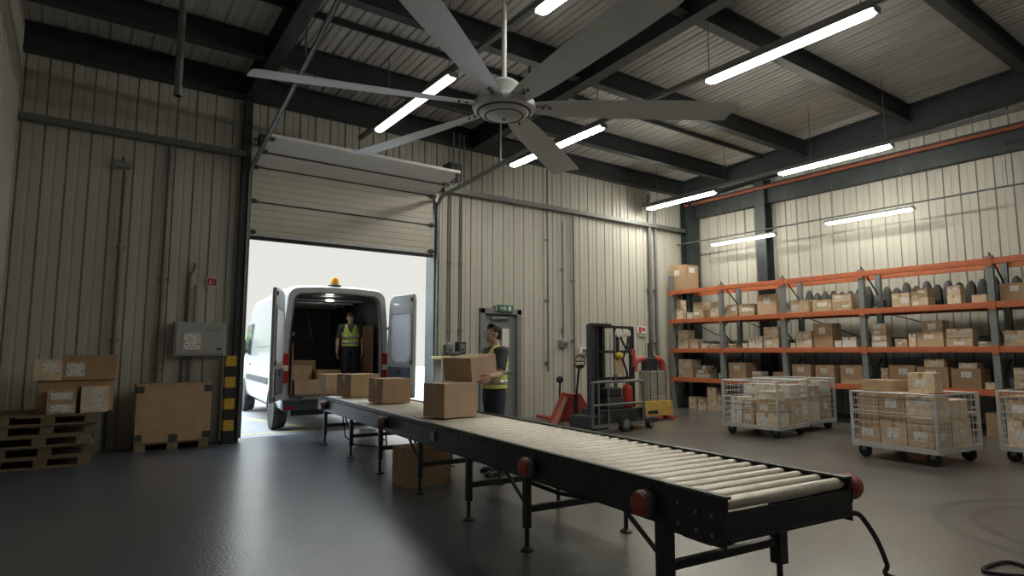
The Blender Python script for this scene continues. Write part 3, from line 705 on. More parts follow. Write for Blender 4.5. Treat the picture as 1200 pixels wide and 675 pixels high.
# box he carries
BC = Vector((3.74, 6.08, 1.125)); BRZ = R(12); BTILT = R(-7)
carton('carton', 'cardboard box held in the arms of the worker beside the conveyor', BC, (.40, .46, .265), BRZ, CARD, None, tilt=(0, BTILT, 0), tapem=TAPEL)
BMx = Matrix.Translation(BC) @ Matrix.Rotation(BRZ, 4, 'Z') @ Matrix.Rotation(BTILT, 4, 'Y')
def bx(x, y, z): return w1l(BMx @ Vector((x, y, z)))
wl = bx(.05, -.275, .03); wr_ = bx(.05, .275, .03)
bd = lambda v: Matrix.Rotation(-R(84), 3, 'Z') @ ((BMx.to_3x3()) @ Vector(v))
J1 = dict(head=(.0, .015, 1.655), neck=(0, -.005, 1.50), chest=(0, -.012, 1.30), pelvis=(0, 0, .98),
          sh_l=(-.195, -.01, 1.435), el_l=(-.255, .06, 1.17), wr_l=tuple(wl), hd_l=tuple(bd((-.85, .12, -.42))), hn_l=tuple(bd((-.1, 1, .1))), curl_l=.62, th_l=-1,
          sh_r=(.195, -.01, 1.435), el_r=(.26, .06, 1.17), wr_r=tuple(wr_), hd_r=tuple(bd((-.85, -.12, -.42))), hn_r=tuple(bd((-.1, -1, .1))), curl_r=.62, th_r=1,
          hip_l=(-.095, 0, .93), kn_l=(-.115, .03, .50), an_l=(-.125, -.02, .085), hip_r=(.095, 0, .93), kn_r=(.11, -.02, .50), an_r=(.12, -.10, .085),
          ft_l=(-.15, 1, 0), ft_r=(.2, 1, 0))
hp = person(wroot, J1, SKIN, H=1.78, head_rz=R(-6))
g = MB()
for s in (-1, 1):
    g.box(hp(s*.033, .100, .0), (.052, .006, .036), R(-s*12)); g.tube([hp(s*.060, .088, .006), hp(s*.080, .03, .006), hp(s*.082, -.02, .0)], .003, 6)
g.box(hp(0, .106, .006), (.02, .005, .008))
g.build('safety_glasses', mat('clear_plastic', (.75, .8, .8), .08, var=0), wroot, bevel=.002)

W2 = Vector((4.62, 12.25, .64))
proot = thing('person', 'worker in yellow hi-vis vest standing inside the van', 'person', W2, R(163))
J2 = dict(head=(.01, .02, 1.505), neck=(0, 0, 1.37), chest=(0, -.005, 1.19), pelvis=(0, 0, .90),
          sh_l=(-.18, 0, 1.31), el_l=(-.245, -.03, 1.05), wr_l=(-.235, .06, .83), hd_l=(.02, .25, -1), hn_l=(1, 0, 0), curl_l=.35, th_l=-1,
          sh_r=(.18, 0, 1.31), el_r=(.255, -.04, 1.05), wr_r=(.265, .02, .82), hd_r=(.02, .15, -1), hn_r=(-1, 0, 0), curl_r=.35, th_r=1,
          hip_l=(-.088, 0, .85), kn_l=(-.10, .02, .46), an_l=(-.11, -.02, .078), hip_r=(.088, 0, .85), kn_r=(.10, .02, .46), an_r=(.11, -.02, .078),
          ft_l=(-.2, 1, 0), ft_r=(.2, 1, 0))
person(proot, J2, SKIN2, hairlen=1, H=1.62, head_rz=R(6), head_tilt=R(-6))

# ------------------------------------------------------------------ delivery van
VA = R(-5.5)
van = thing('delivery_van', 'white high-roof delivery van with rear doors open at the doorway', 'van', (4.02, 11.32, 0), VA)
def sect(w, zb, zt, n=7, tum=.07, rr=.20):
    """half-symmetric body section as a closed loop, clockwise from bottom left"""
    h = w/2; zs = zb+(zt-zb)*.46
    left = [(-h+.05, zb), (-h+.01, zb+.10), (-h, zb+.35), (-h, zs), (-h+tum*.4, zs+(zt-zs)*.45)]
    cx, cz = -h+tum+rr, zt-rr
    for i in range(n):
        a = PI-(i/(n-1))*PI/2; left.append((cx+rr*math.cos(a)*1.0, cz+rr*math.sin(a)))
    left.append((-h*.35, zt+.025))
    right = [(-x, z) for x, z in left[::-1]]
    return left+right
mb = MB()
st = [(0, 1.96, .48, 2.62), (.12, 1.99, .42, 2.66), (1.2, 2.0, .42, 2.70), (4.4, 2.0, .42, 2.70), (4.9, 1.99, .42, 2.60)]
rings = [[mb.bm.verts.new((x, y, z)) for x, z in sect(w, zb, zt)] for y, w, zb, zt in st]
nose = [(5.35, 1.97, .42, 2.15), (5.75, 1.94, .42, 1.45), (6.35, 1.86, .42, 1.22), (6.6, 1.70, .42, 1.0)]
for y, w, zb, zt in nose:
    rings.append([mb.bm.verts.new((x, y, z)) for x, z in sect(w, zb, zt, tum=.12 if zt > 1.4 else .06, rr=.16)])
mb.loft(rings, cap=False); mb.bm.faces.new(rings[-1])
for f in mb.bm.faces: f.material_index = 0
# rear frame and cargo bay
op = [(x*.865, z) for x, z in sect(1.96, .64, 2.50, rr=.16)]
r_in = [mb.bm.verts.new((x, .0, z)) for x, z in op]
n = len(op)
for i in range(n): mb.bm.faces.new((rings[0][i], rings[0][(i+1) % n], r_in[(i+1) % n], r_in[i]))
r_in2 = [mb.bm.verts.new((x*.985, .10, z)) for x, z in op]
for i in range(n): mb.bm.faces.new((r_in[i], r_in[(i+1) % n], r_in2[(i+1) % n], r_in2[i]))
body = mb.build('van_body', WHITEP, van, smooth=True, ang=35)
lin = MB(); a = [lin.bm.verts.new((x*.985, .10, z)) for x, z in op]; b = [lin.bm.verts.new((x*1.02, .25, z if z < .8 else z+.02)) for x, z in op]; c = [lin.bm.verts.new((x*1.02, 3.3, z if z < .8 else z+.02)) for x, z in op]
lin.loft([a, b, c], cap=False); lin.bm.faces.new(c); lin.build('cargo_lining', mat('dark_van_interior', (.12, .125, .125), .6, var=.2), van)
MB().bb(.74, .765, .25, 3.2, .66, 1.98).build('plywood_panel', PLY, van)
MB().bb(-.765, -.74, .25, 3.2, .66, 1.6).build('plywood_panel', PLY, van)
MB().bb(-.74, .74, .05, 3.2, .637, .652).build('cargo_floor', mat('van_floor_ply', (.12, .10, .08), .6, var=.2), van)
for y in (.7, 1.4, 2.1, 2.8): MB().bb(-.66, .66, y, y+.05, 2.44, 2.48).build('roof_bow', GREYP, van)
lp = MB().lathe([(.09, 0), (.09, .02)], (.0, .75, 2.455), n=20).build('cargo_fill_lamp', emit('cargo_fill_glow', (1, .97, .9), 20), van)  # lamp added to brighten the van interior
for z in (1.3, 1.75): MB().bb(-.735, -.70, .4, 3.0, z, z+.06).build('load_rail', GREYM, van)
MB().cyl((-.30, 1.6, 2.46), (-.12, 1.6, 1.7), .012).build('load_strap', DGREY, van)
MB().cyl((.25, 1.9, 2.46), (.28, 1.9, 1.7), .012).build('load_strap', DGREY, van)
# seal around the opening
sl = MB(); r0 = [sl.bm.verts.new((x*1.0, -.012, z)) for x, z in op]; r1 = [sl.bm.verts.new((x*1.025, -.012, z+(.02 if z > 1.5 else -.02))) for x, z in op]; r2 = [sl.bm.verts.new((x*1.025, .01, z+(.02 if z > 1.5 else -.02))) for x, z in op]; r3 = [sl.bm.verts.new((x, .01, z)) for x, z in op]
sl.loft([r0, r1, r2, r3], cap=False)
for i in range(n): sl.bm.faces.new((r3[i], r3[(i+1) % n], r0[(i+1) % n], r0[i]))
sl.build('opening_seal', DGREY, van)
MB().bb(-.96, .96, -.10, .14, .40, .60).build('rear_bumper', DGREY, van, bevel=.03)
MB().bb(-.62, .62, -.14, -.02, .58, .63).build('bumper_step', GREYM, van, bevel=.01)
MB().bb(-.80, .80, .0, 6.2, .30, .46).build('chassis', BLACKM, van)
for s in (-1, 1):
    MB().bb(s*.76, s*.92, -.112, -.10, .42, .47).build('reflector', REDLENS, van, bevel=.004)
    tl = MB().bb(s*.86, s*.985, -.03, .10, .88, 1.42).build('tail_light', REDLENS, van, bevel=.02)
    MB().bb(s*.87, s*.975, -.036, -.02, 1.10, 1.20).build('reversing_lens', PAPER, tl, bevel=.01)
    for y in (.90, 5.25):
        w = MB().lathe([(.23, -.11), (.30, -.115), (.345, -.09), (.35, 0), (.345, .09), (.30, .115), (.23, .11)], (s*.86, y, .35), n=32, axis='X').build('wheel', RUBBER, van, smooth=True)
        MB().lathe([(.235, -.08), (.22, s*.085-.0), (.12, s*.10), (.06, s*.11)] if s > 0 else [(.06, -.11), (.12, -.10), (.22, -.085), (.235, .08)], (s*.86, y, .35), n=24, axis='X').build('wheel_rim', GREYM, w, smooth=True)
        mb = MB(); arch = []
        for i in range(15):
            a = PI*i/14; arch.append((y+.44*math.cos(a), .36+.44*math.sin(a)))
        inner = [(y+.38*math.cos(PI*i/14), .36+.38*math.sin(PI*i/14)) for i in range(15)][::-1]
        mb.prism([(p, q) for p, q in arch+inner], s*.95, s*1.015, 'YZ'); mb.build('wheel_arch', DGREY, van)
        mb = MB(); mb.cyl((s*.9, y, .36), (s*1.002, y, .36), .385, n=28); mb.build('arch_recess', RUBBER, van)
    # mirror
    m_ = MB().bb(s*1.04, s*1.26, 4.72, 4.90, 1.35, 1.78).build('side_mirror', DGREY, van, bevel=.05, segs=3)
    MB().bb(s*.95, s*1.08, 4.78, 4.86, 1.42, 1.50).build('mirror_arm', DGREY, m_)
    MB().bb(s*1.06, s*1.24, 4.712, 4.722, 1.40, 1.74).build('mirror_glass', GLASS, m_, bevel=.02)
    # cab side window and waist moulding
    poly = [(4.0, 1.36), (4.95, 1.36), (5.28, 1.45), (4.88, 2.10), (4.0, 2.12)]
    MB().prism(poly, s*.955, s*1.004, 'YZ').build('cab_window', GLASS, van, bevel=.02)
    MB().bb(s*.99, s*1.015, 1.4, 4.7, .80, .93).build('side_moulding', DGREY, van, bevel=.01)
    MB().bb(s*.99, s*1.008, 4.05, 4.22, 1.14, 1.18).build('door_handle', DGREY, van, bevel=.005)
    MB().bb(s*.995, s*1.006, 1.4, 3.3, 1.55, 1.565).build('slide_rail', GREYM, van)
    MB().bb(s*.55, s*.85, 6.38, 6.52, .75, .98).build('headlamp', PAPER, van, bevel=.03)
mb = MB(); mb.loft([[mb.bm.verts.new(p) for p in ((-.74, 4.98, 2.52), (.74, 4.98, 2.52), (.86, 5.74, 1.50), (-.86, 5.74, 1.50))], [mb.bm.verts.new(p) for p in ((-.74, 5.02, 2.55), (.74, 5.02, 2.55), (.86, 5.79, 1.52), (-.86, 5.79, 1.52))]]); mb.build('windscreen', GLASS, van)
bc = MB().lathe([(.13, 0), (.13, .02), (.08, .03)], (-.03, .22, 2.695), n=20).build('beacon_base', DGREY, van, smooth=True)
MB().lathe([(.075, .025), (.080, .06), (.074, .14), (.055, .17), (.02, .18)], (-.03, .22, 2.695), n=20).build('amber_beacon', AMBER, bc, smooth=True)
# rear doors: panel with tapered top corner, inner trim, window recess
def rear_door(hx, ang, s):
    """hx hinge side; local door lies along +X*s when closed; ang rotates about the hinge"""
    M = Matrix.Translation((hx, -.03, 0)) @ Matrix.Rotation(ang, 4, 'Z')
    w = .90
    def P(x, y, z): return M @ Vector((x*s, y, z))
    prof = [(0, .60), (w-.02, .60), (w, .66), (w, 2.40), (w-.03, 2.52), (.20, 2.52), (.10, 2.47), (.05, 2.36), (.0, 1.6)]
    mb = MB(); mb.loft([[mb.bm.verts.new(P(x, y, z)) for x, z in prof] for y in (-.035, .03)])
    d = mb.build('rear_door', WHITEP, van, bevel=.012)
    # inner side is +Y when closed (faces the cargo bay)
    rec = [(.16, 1.36), (.30, 1.26), (.68, 1.26), (.80, 1.38), (.80, 2.08), (.74, 2.16), (.20, 2.16), (.14, 2.05)]
    mb = MB(); mb.loft([[mb.bm.verts.new(P(x, y, z)) for x, z in rec] for y in (.028, .038)]); mb.build('window_panel', GREYP, d, bevel=.004)
    mb = MB(); big = [(.10, 1.30), (.26, 1.20), (.72, 1.20), (.86, 1.34), (.86, 2.14), (.78, 2.24), (.16, 2.24), (.08, 2.1)]
    ra = [mb.bm.verts.new(P(x, .045, z)) for x, z in big]; rb = [mb.bm.verts.new(P(x, .045, z)) for x, z in rec]; rc = [mb.bm.verts.new(P(x, .03, z)) for x, z in big]; rd = [mb.bm.verts.new(P(x, .03, z)) for x, z in rec]
    mb.loft([ra, rb, rd, rc, ra] if False else [ra, rb, rd, rc], cap=False); mb.build('window_surround', WHITEP, d)
    mb = MB(); tr = [(.07, .72), (.80, .72), (.80, 1.16), (.07, 1.16)]
    mb.loft([[mb.bm.verts.new(P(x, y, z)) for x, z in tr] for y in (.028, .05)]); mb.build('trim_panel', mat('slate_trim', (.075, .085, .10), .55), d, bevel=.008)
    mb = MB(); mb.box((0, 0, 0), (.13, .03, .10), M=M @ Matrix.Translation((.44*s, .055, 1.08))); mb.build('door_handle', DGREY, d, bevel=.008)
    for x, z in ((.84, .66), (.84, 2.42), (.85, 1.25)): MB().box((0, 0, 0), (.05, .03, .07), M=M @ Matrix.Translation((x*s, .04, z))).build('latch', DGREY, d, bevel=.006)
    for z in (.85, 1.9): MB().box((0, 0, 0), (.14, .03, .05), M=M @ Matrix.Translation((-.04*s, .0, z))).build('hinge', GREYM, d)
rear_door(-.985, R(-109), 1)
rear_door(.985, R(103), -1)
# parcels in the van
for lab, x, y, d, z in (('cardboard box in the van, against its left wall', -.50, .95, (.42, .45, .52), .655), ('low cardboard box just inside the van doors, left of the conveyor', -.47, .42, (.44, .4, .26), .655),
                     ('cardboard box in the van behind the conveyor end', -.02, .75, (.46, .42, .44), .655), ('cardboard box at the back of the van, topmost of the pile', -.35, 1.5, (.5, .5, .62), .655), ('cardboard box in the van at the feet of the standing worker', .45, 1.6, (.45, .4, .40), .655)):
    p = Vector((4.02, 11.32, z))+Matrix.Rotation(VA, 3, 'Z') @ Vector((x, y, 0)); carton('carton', lab, p, d, VA+R(random.uniform(-5, 5)), CARD, 'boxes in the van')

# ------------------------------------------------------------------ outside
struct(MB().bb(-14, 34, YB+.2, 60, -.22, -.02), 'ground', ASPH, 'yard outside the doorway')
o = MB().box((3.0, 15.5, -.018), (.12, 7.5, .006), R(14)).build('road_marking', ROADY); tag(o, 'faded yellow line on the yard beside the van', 'road marking', kind='structure')
o = MB().box((2.9, 11.75, -.018), (1.5, .10, .006), R(3)).build('road_marking', ROADY); tag(o, 'faded yellow line across the yard at the doorway', 'road marking', kind='structure')
def bush(x, y, z, r, label, n=500):
    t = thing('shrub', label, 'shrub', (x, y, -.02)); mb = MB()
    for i in range(n):
        a = random.uniform(0, 2*PI); b = math.asin(random.uniform(-.5, 1)); rr = r*(random.uniform(.75, 1.0))
        p = Vector((rr*math.cos(a)*math.cos(b), rr*math.sin(a)*math.cos(b), z+rr*.8*math.sin(b)))
        s = random.uniform(.10, .22); q = Matrix.Rotation(random.uniform(0, 6), 3, 'Z') @ Matrix.Rotation(random.uniform(-1, 1), 3, 'X')
        mb.quad([p+q @ Vector(v)*s for v in ((-.5, 0, 0), (0, -.35, .08), (.5, 0, 0), (0, .35, .08))])
    mb.ball((0, 0, z), (r*.8, r*.8, r*.68), 14)
    mb.build('foliage', LEAF, t)
    MB().cyl((0, 0, 0), (0, 0, z), .12, .08).build('stem', WOOD, t)
bush(4.7, 34, 2.2, 1.7, 'green shrub beyond the yard fence, left of the van'); bush(2.2, 36, 1.8, 1.6, 'green shrub beside the door jamb, far across the yard')
bush(3.95, 24.0, .35, .5, 'low green weeds along the fence foot left of the van', 220)
t = thing('yard_fence', 'pale fence across the yard behind the van', 'fence', (0, 0, 0))
mb = MB()
for i in range(60): mb.bb(-4+i*.3, -4+i*.3+.26, 30, 30.04, 0, 1.55)
mb.build('boards', FENCE, t); MB().bb(-4, 14, 29.95, 30.0, 1.30, 1.40).build('rail', FENCE, t)

# ------------------------------------------------------------------ left wall group
def pallet(label, loc, rz=0, d=(1.0, .95, .13), group=None):
    t = thing('wooden_pallet', label, 'pallet', loc, rz, group); x, y, h = d
    mb = MB()
    for i in range(6): mb.box((0, -y/2+(i+.5)*y/6, h-.010), (x, y/6*.84, .020))
    mb.build('deck', WOOD, t)
    for i in (-1, 0, 1):
        MB().box((0, i*(y/2-.06), .009), (x, .09, .018)).build('bottom_board', WOOD, t)
        for j in (-1, 0, 1): MB().box((j*(x/2-.07), i*(y/2-.06), h/2), (.14, .10, h-.040)).build('block', WOOD, t)
    return t
PG = 'stacked wooden pallets by the left wall'
for i, nm in enumerate(('lowest', 'second from the floor', 'middle', 'second from the top', 'topmost')):
    pallet('worn wooden pallet, %s of the stack by the left wall' % nm, (-.26+(.0, .03, -.02, .03, .05)[i], 10.18+(0, .02, -.02, .03, .0)[i], i*.131), R((0, 1, -1, 1.5, -.5)[i]), (1.04, .98, .13), PG)
Z = .656
carton('carton', 'large dark cardboard box standing on the pallet stack', (.06, 10.25, Z), (.82, .6, .41), 0, CARD, None)
carton('carton', 'small taped carton with white labels on the pallet stack, left of two', (-.09, 9.82, Z), (.30, .22, .30), 0, CARDR, None, [('n', 0, .75, .22, .09), ('n', 0, .25, .22, .09)])
carton('carton', 'small taped carton with white labels on the pallet stack, right of two', (.26, 9.84, Z), (.30, .22, .33), 0, CARDR, None, [('n', .1, .8, .16, .07), ('n', .1, .5, .16, .06), ('n', .1, .2, .16, .06)])
carton('carton', 'cardboard box with a white sticker on top of the left wall pile', (.19, 10.12, Z+.412), (.60, .42, .33), R(-2), CARD, None, [('n', -.25, .42, .20, .18)])
carton('carton', 'dark small box with labels on the pile, left of the stickered box', (-.27, 10.1, Z+.412), (.30, .4, .27), R(3), CARDR, None, [('n', .1, .65, .18, .12)])
# crate on a pallet
t = thing('cardboard_crate', 'tall flat cardboard crate with black corner guards on a pallet base', 'crate', (1.27, 10.68, 0), R(1.5))
MB().bb(-.50, .50, -.17, .17, .115, .95).build('crate_body', CARD, t, bevel=.006)
MB().bb(-.505, .505, -.175, .175, .95, .965).build('lid_edge', CARD2, t)
for sx in (-1, 1):
    for z in (.19, .885): MB().bb(sx*.40, sx*.506, -.178, -.10, z-.05, z+.05).build('corner_guard', DGREY, t)
MB().bb(-.06, .06, -.178, -.168, .125, .22).build('edge_guard', DGREY, t)
MB().bb(-.5, .5, -.17, .17, .095, .113).build('base_deck', WOOD, t)
for x in (-.42, 0, .42): MB().bb(x-.07, x+.07, -.17, .17, 0, .095).build('base_block', WOOD, t)
# distribution cabinet
p0 = on_y(203, 377, 10.97); p1 = on_y(262, 417, 10.97)
t = thing('distribution_cabinet', 'grey electrical cabinet on the back wall left of the doorway', 'electrical cabinet', ((p0.x+p1.x)/2, 10.97, p1.z))
w, h = p1.x-p0.x, p0.z-p1.z
MB().bb(-w/2, w/2, -.16, .02, 0, h).build('cabinet_body', GREYM2 if 'GREYM2' in globals() else mat('cabinet_grey', (.30, .31, .295), .5, var=.05), t, bevel=.01)
MB().bb(-w/2+.03, w/2-.03, -.175, -.158, .03, h-.03).build('cabinet_door', mat('cabinet_door_grey', (.33, .34, .32), .5, var=.05), t, bevel=.006)
MB().bb(-.24, -.0, -.182, -.174, .10, .36).build('notice_label', LABEL, t)
MB().bb(.24, .31, -.19, -.174, .10, .13).build('handle', DGREY, t)
mb = MB()
for i in range(5): mb.bb(.08+i*.045, .095+i*.045, -.18, -.174, h-.13, h-.11)
mb.build('indicator_row', DGREY, t)
tt = thing('cabinet_conduit', 'bent pair of grey conduits above the electrical cabinet', 'conduit', (p0.x+.20, 10.95, p0.z))
MB().tube([(0, 0, -.02), (0, 0, .75), (.06, 0, .86), (.06, .0, .95)], .022).build('pipe', PIPEG, tt, smooth=True)
MB().tube([(.09, 0, -.02), (.09, 0, .60)], .018).build('pipe', PIPEG, tt, smooth=True)
tt = thing('cabinet_conduit', 'pair of grey conduits running down from the electrical cabinet', 'conduit', (p0.x+.16, 10.95, 0))
for dx in (0, .10): MB().cyl((dx, 0, .0), (dx, 0, p1.z-.001), .022).build('pipe', PIPEG, tt, smooth=True)
def wall_pipe(x, z0, z1, r, label, y=10.96, m=None):
    t = thing('wall_pipe', label, 'pipe', (x, y-r, 0)); MB().cyl((0, 0, z0), (0, 0, z1), r, n=12).build('pipe', m or PIPEG, t, smooth=True)
    for k in range(max(2, int((z1-z0)/1.4))):
        z = z0+.2+k*1.4
        if z < z1: MB().bb(-r-.025, r+.025, -.006, r+.03, z, z+.04).build('bracket', GREYM, t)
a = on_y(192, 300, 10.95); wall_pipe(a.x, .95, 4.75, .035, 'grey pipe down the back wall behind the cardboard crate')
a = on_y(140, 300, 10.95); wall_pipe(a.x, .0, 4.2, .03, 'thin grey pipe down the back wall under the small sensor box')
a = on_y(144, 194, 10.95)
t = thing('sensor_box', 'small pale sensor box high on the left of the back wall', 'sensor', (a.x, 10.94, a.z)); MB().bb(-.11, .11, -.10, .03, -.05, .04).build('sensor_body', GALV, t, bevel=.01); MB().bb(-.02, .02, -.07, .03, .04, .12).build('mount', PIPEG, t)
t = thing('hanging_pipe', 'dark pipe hanging from the roof in front of the left end of the back wall', 'pipe', (.836, 8.2, 4.53)); MB().cyl((0, 0, 0), (0, 0, 1.75), .042, n=14).build('pipe', PIPEG, t, smooth=True); MB().lathe([(.05, 0), (.05, .05)], n=14).build('collar', PIPEG, t)
def wall_sign(name, label, u0, v0, u1, v1, cols, y=10.97, cat='sign'):
    a, b = on_y(u0, v0, y-.01), on_y(u1, v1, y-.01); w, h = b.x-a.x, a.z-b.z
    t = thing(name, label, cat, ((a.x+b.x)/2, y, b.z))
    MB().bb(-w/2, w/2, -.012, .01, 0, h).build('board', PAPER, t, bevel=.004)
    return t, w, h
t, w, h = wall_sign('fire_sign', 'white sign with a red pictogram left of the vehicle doorway', 242, 324, 255, 337, None)
MB().bb(-w*.4, w*.05, -.016, -.01, h*.12, h*.88).build('red_panel', REDP, t); mb = MB().bb(-w*.22, -w*.10, -.019, -.015, h*.2, h*.62).bb(-w*.19, -w*.13, -.019, -.015, h*.62, h*.75); mb.build('pictogram', PAPER, t)
MB().bb(w*.10, w*.4, -.016, -.01, h*.15, h*.85).build('dark_panel', REDPF, t)
# striped bollard post
t = thing('striped_bollard', 'yellow and black striped guard post at the left door jamb', 'bollard', (2.06, 10.72, 0))
nb = 8
for i in range(nb):
    z0, z1 = .03+i*1.35/nb, .03+(i+1)*1.35/nb
    MB().bb(-.075, .075, -.075, .075, z0, z1).build('yellow_band' if i % 2 else 'black_band', YELLOW if i % 2 else BLKPAINT, t)
MB().bb(-.10, .10, -.10, .10, 0, .03).build('foot_plate', BLKPAINT, t)

# ------------------------------------------------------------------ right part of the back wall
t, w, h = None, 0, 0
a, b = on_y(584, 357, 10.9), on_y(601, 366, 10.9)
t = thing('exit_sign', 'green emergency exit sign above the grey door', 'exit sign', ((a.x+b.x)/2, 10.93, b.z)); w, h = b.x-a.x, a.z-b.z
MB().bb(-w/2, w/2, -.05, .06, 0, h).build('sign_body', GREENL, t, bevel=.005)
mb = MB()   # running figure, door and arrow, in white
X = lambda x: x*w; Zz = lambda z: z*h
mb.bb(X(.16), X(.34), -.054, -.049, Zz(.18), Zz(.82))
mb.ball((X(-.10), -.052, Zz(.74)), (.014, .003, .014), 10)
for p, q in (((-.10, .62), (-.06, .40)), ((-.06, .40), (.02, .18)), ((-.06, .40), (-.20, .20)), ((-.09, .58), (.03, .48)), ((-.10, .58), (-.20, .46))):
    mb.cyl((X(p[0]), -.052, Zz(p[1])), (X(q[0]), -.052, Zz(q[1])), .007, n=6)
mb.cyl((X(-.42), -.052, Zz(.5)), (X(-.26), -.052, Zz(.5)), .007, n=6); mb.cyl((X(-.33), -.052, Zz(.68)), (X(-.25), -.052, Zz(.5)), .006, n=6); mb.cyl((X(-.33), -.052, Zz(.32)), (X(-.25), -.052, Zz(.5)), .006, n=6)
mb.build('pictogram', PAPER, t)
MB().bb(-w/2-.07, -w/2-.01, -.02, .06, .02, h*.9).build('bracket', GALV, t)
for u, z0, z1, r, l in ((642, 1.0, 5.7, .022, 'dark conduit down the back wall right of the grey door'), (528, 1.65, 4.7, .02, 'thin conduit down the wall to the socket beside the doorway'), (541, 1.65, 4.7, .02, 'thin conduit down the wall to the dark switch beside the grey door'),
                        (660, 1.75, 4.5, .014, 'thin pale cable down the back wall to the grey junction box'), (672, .1, 4.7, .026, 'grey pipe down the back wall behind the pallet truck'), (761, .05, 5.6, .05, 'thick grey downpipe on the back wall near the rack'), (768, .05, 5.2, .035, 'thinner grey downpipe beside the thick one near the rack')):
    a = on_y(u, 300, 10.93); wall_pipe(a.x, z0, z1, r, l, m=PIPEG)
def wall_box(u, v, w, h, d, m, name, label, cat):
    a = on_y(u, v, 10.95); t = thing(name, label, cat, (a.x, 10.96, a.z)); MB().bb(-w/2, w/2, -d, .05, -h/2, h/2).build('case', m, t, bevel=.012)
    MB().bb(-w*.32, w*.32, -d-.01, -d+.005, -h*.3, h*.3).build('cover', GREYM, t, bevel=.006)
    mb = MB(); mb.cyl((0, -d-.02, -h*.1), (0, -d, -h*.1), min(w, h)*.16); mb.build('knob', DGREY, t); return t
wall_box(539, 408, .18, .26, .12, DGREY, 'isolator_switch', 'dark isolator switch on the wall beside the grey door', 'switch')
wall_box(525, 409, .16, .18, .10, GREYM, 'wall_socket', 'round-capped grey socket on the wall beside the vehicle doorway', 'socket')
wall_box(660, 403, .20, .16, .09, GALV, 'junction_box', 'pale junction box on the back wall left of the mast truck', 'junction box')
wall_box(685, 411, .34, .16, .05, PAPER, 'wall_panel', 'white control panel on the wall behind the pallet truck handle', 'panel')
t, w, h = wall_sign('fire_sign', 'small white sign with red figures beside the downpipe near the rack', 747, 382, 757, 391, None)
MB().bb(-w*.35, -w*.05, -.016, -.01, h*.1, h*.9).bb(w*.05, w*.38, -.016, -.01, h*.3, h*.8).build('red_panel', REDP, t)
t, w, h = wall_sign('wall_notice', 'narrow white notice under the red figured sign', 750, 392.5, 757, 395, None); MB().bb(-w*.4, w*.4, -.016, -.01, h*.3, h*.7).build('print', DGREY, t)
# small yellow-topped work stand behind the boxes, next to the doorway
t = thing('work_stand', 'small white framed stand with a yellow top beside the doorway', 'work stand', (5.92, 10.5, 0))
MB().bb(-.24, .24, -.22, .22, 1.30, 1.36).build('top', YELLOW2 if 'YELLOW2' in globals() else mat('pale_yellow_top', (.66, .58, .26), .6), t, bevel=.01)
for x in (-.20, .20):
    for y in (-.18, .18): MB().bb(x-.02, x+.02, y-.02, y+.02, 0, 1.30).build('leg', GALV, t)
MB().bb(-.20, .20, -.18, .18, .62, .65).build('shelf', GALV, t); MB().bb(-.20, .20, .15, .16, .65, 1.3).build('back_panel', mat('milky_plastic', (.6, .63, .6), .5), t)
t = thing('hand_drill', 'dark hand tool lying on the yellow-topped stand', 'hand tool', (6.06, 10.42, 1.36))
MB().cyl((-.10, 0, .05), (.10, 0, .05), .045, .035).build('tool_body', DGREY, t, smooth=True); MB().box((-.07, 0, .02), (.06, .05, .04)).build('grip', DGREY, t)

# ------------------------------------------------------------------ mast truck, pallet truck, red stacker
t = thing('mast_truck', 'black stacker truck with tall mast and guard rail by the back wall', 'stacker truck', (8.30, 8.45, 0), R(3))
MB().bb(-.45, .62, -.30, .35, .12, .40).build('chassis', BLACKM, t, bevel=.02)
MB().bb(.30, .95, -.32, .35, .10, .20).build('step_platform', BLACKM, t, bevel=.02)
MB().bb(-.33, .12, -.22, .25, .40, .62).build('battery_box', BLACKM, t, bevel=.015)
MB().bb(-.30, .10, -.235, -.215, .42, .60).build('battery_cover', DGREY, t)
MB().bb(-.32, .08, -.20, .20, .62, .78).build('control_console', BLACKM, t, bevel=.03)
for x, w in ((-.52, .10), (-.42, .05), (-.24, .07)):
    MB().bb(x-w/2, x+w/2, -.05, .08, .10, 1.95).build('mast_column', BLACKM, t, bevel=.005)
MB().bb(-.44, -.26, .02, .06, .40, 1.9).build('mast_plate', BLACKM, t)
for x in (.12, .56, .62): MB().bb(x-.02, x+.02, -.03, .03, .2, 1.93).build('mast_column', BLACKM, t)
for z in (1.92, 1.45, .95): MB().bb(-.55, .62, -.02, .05, z-.03, z+.02).build('mast_crosshead', BLACKM, t)
MB().bb(-.54, -.05, -.08, .06, 1.92, 1.97).build('mast_head', BLACKM, t)
for x in (-.08, .06):
    mb = MB()
    for i in range(28): mb.box((x, -.06, .55+i*.045), (.022 if i % 2 else .012, .012, .040))
    mb.build('lift_chain', GALV, t)
MB().lathe([(.085, -.02), (.07, 0), (.085, .02)], (.18, -.05, 1.80), n=20, axis='Y').build('chain_pulley', PAPER, t, smooth=True)
MB().lathe([(.07, -.02), (.06, 0), (.07, .02)], (.43, -.05, 1.80), n=20, axis='Y').build('chain_pulley', PAPER, t, smooth=True)
MB().cyl((.18, 0, 1.2), (.18, 0, 1.78), .045, n=14).build('lift_cylinder', BLACKM, t, smooth=True)
MB().tube([(.2, -.05, 1.75), (.32, -.1, 1.5), (.22, -.1, 1.3), (.36, -.08, 1.05), (.4, -.04, .7)], .022).build('hydraulic_hose', RUBBER, t, smooth=True)
MB().tube([(.45, -.05, 1.78), (.36, -.09, 1.55), (.5, -.08, 1.3), (.44, -.06, .9)], .02).build('hydraulic_hose', RUBBER, t, smooth=True)
MB().ball((.12, -.10, 1.37), (.10, .06, .07), 14).build('yellow_bellows', YELLOW, t, smooth=True)
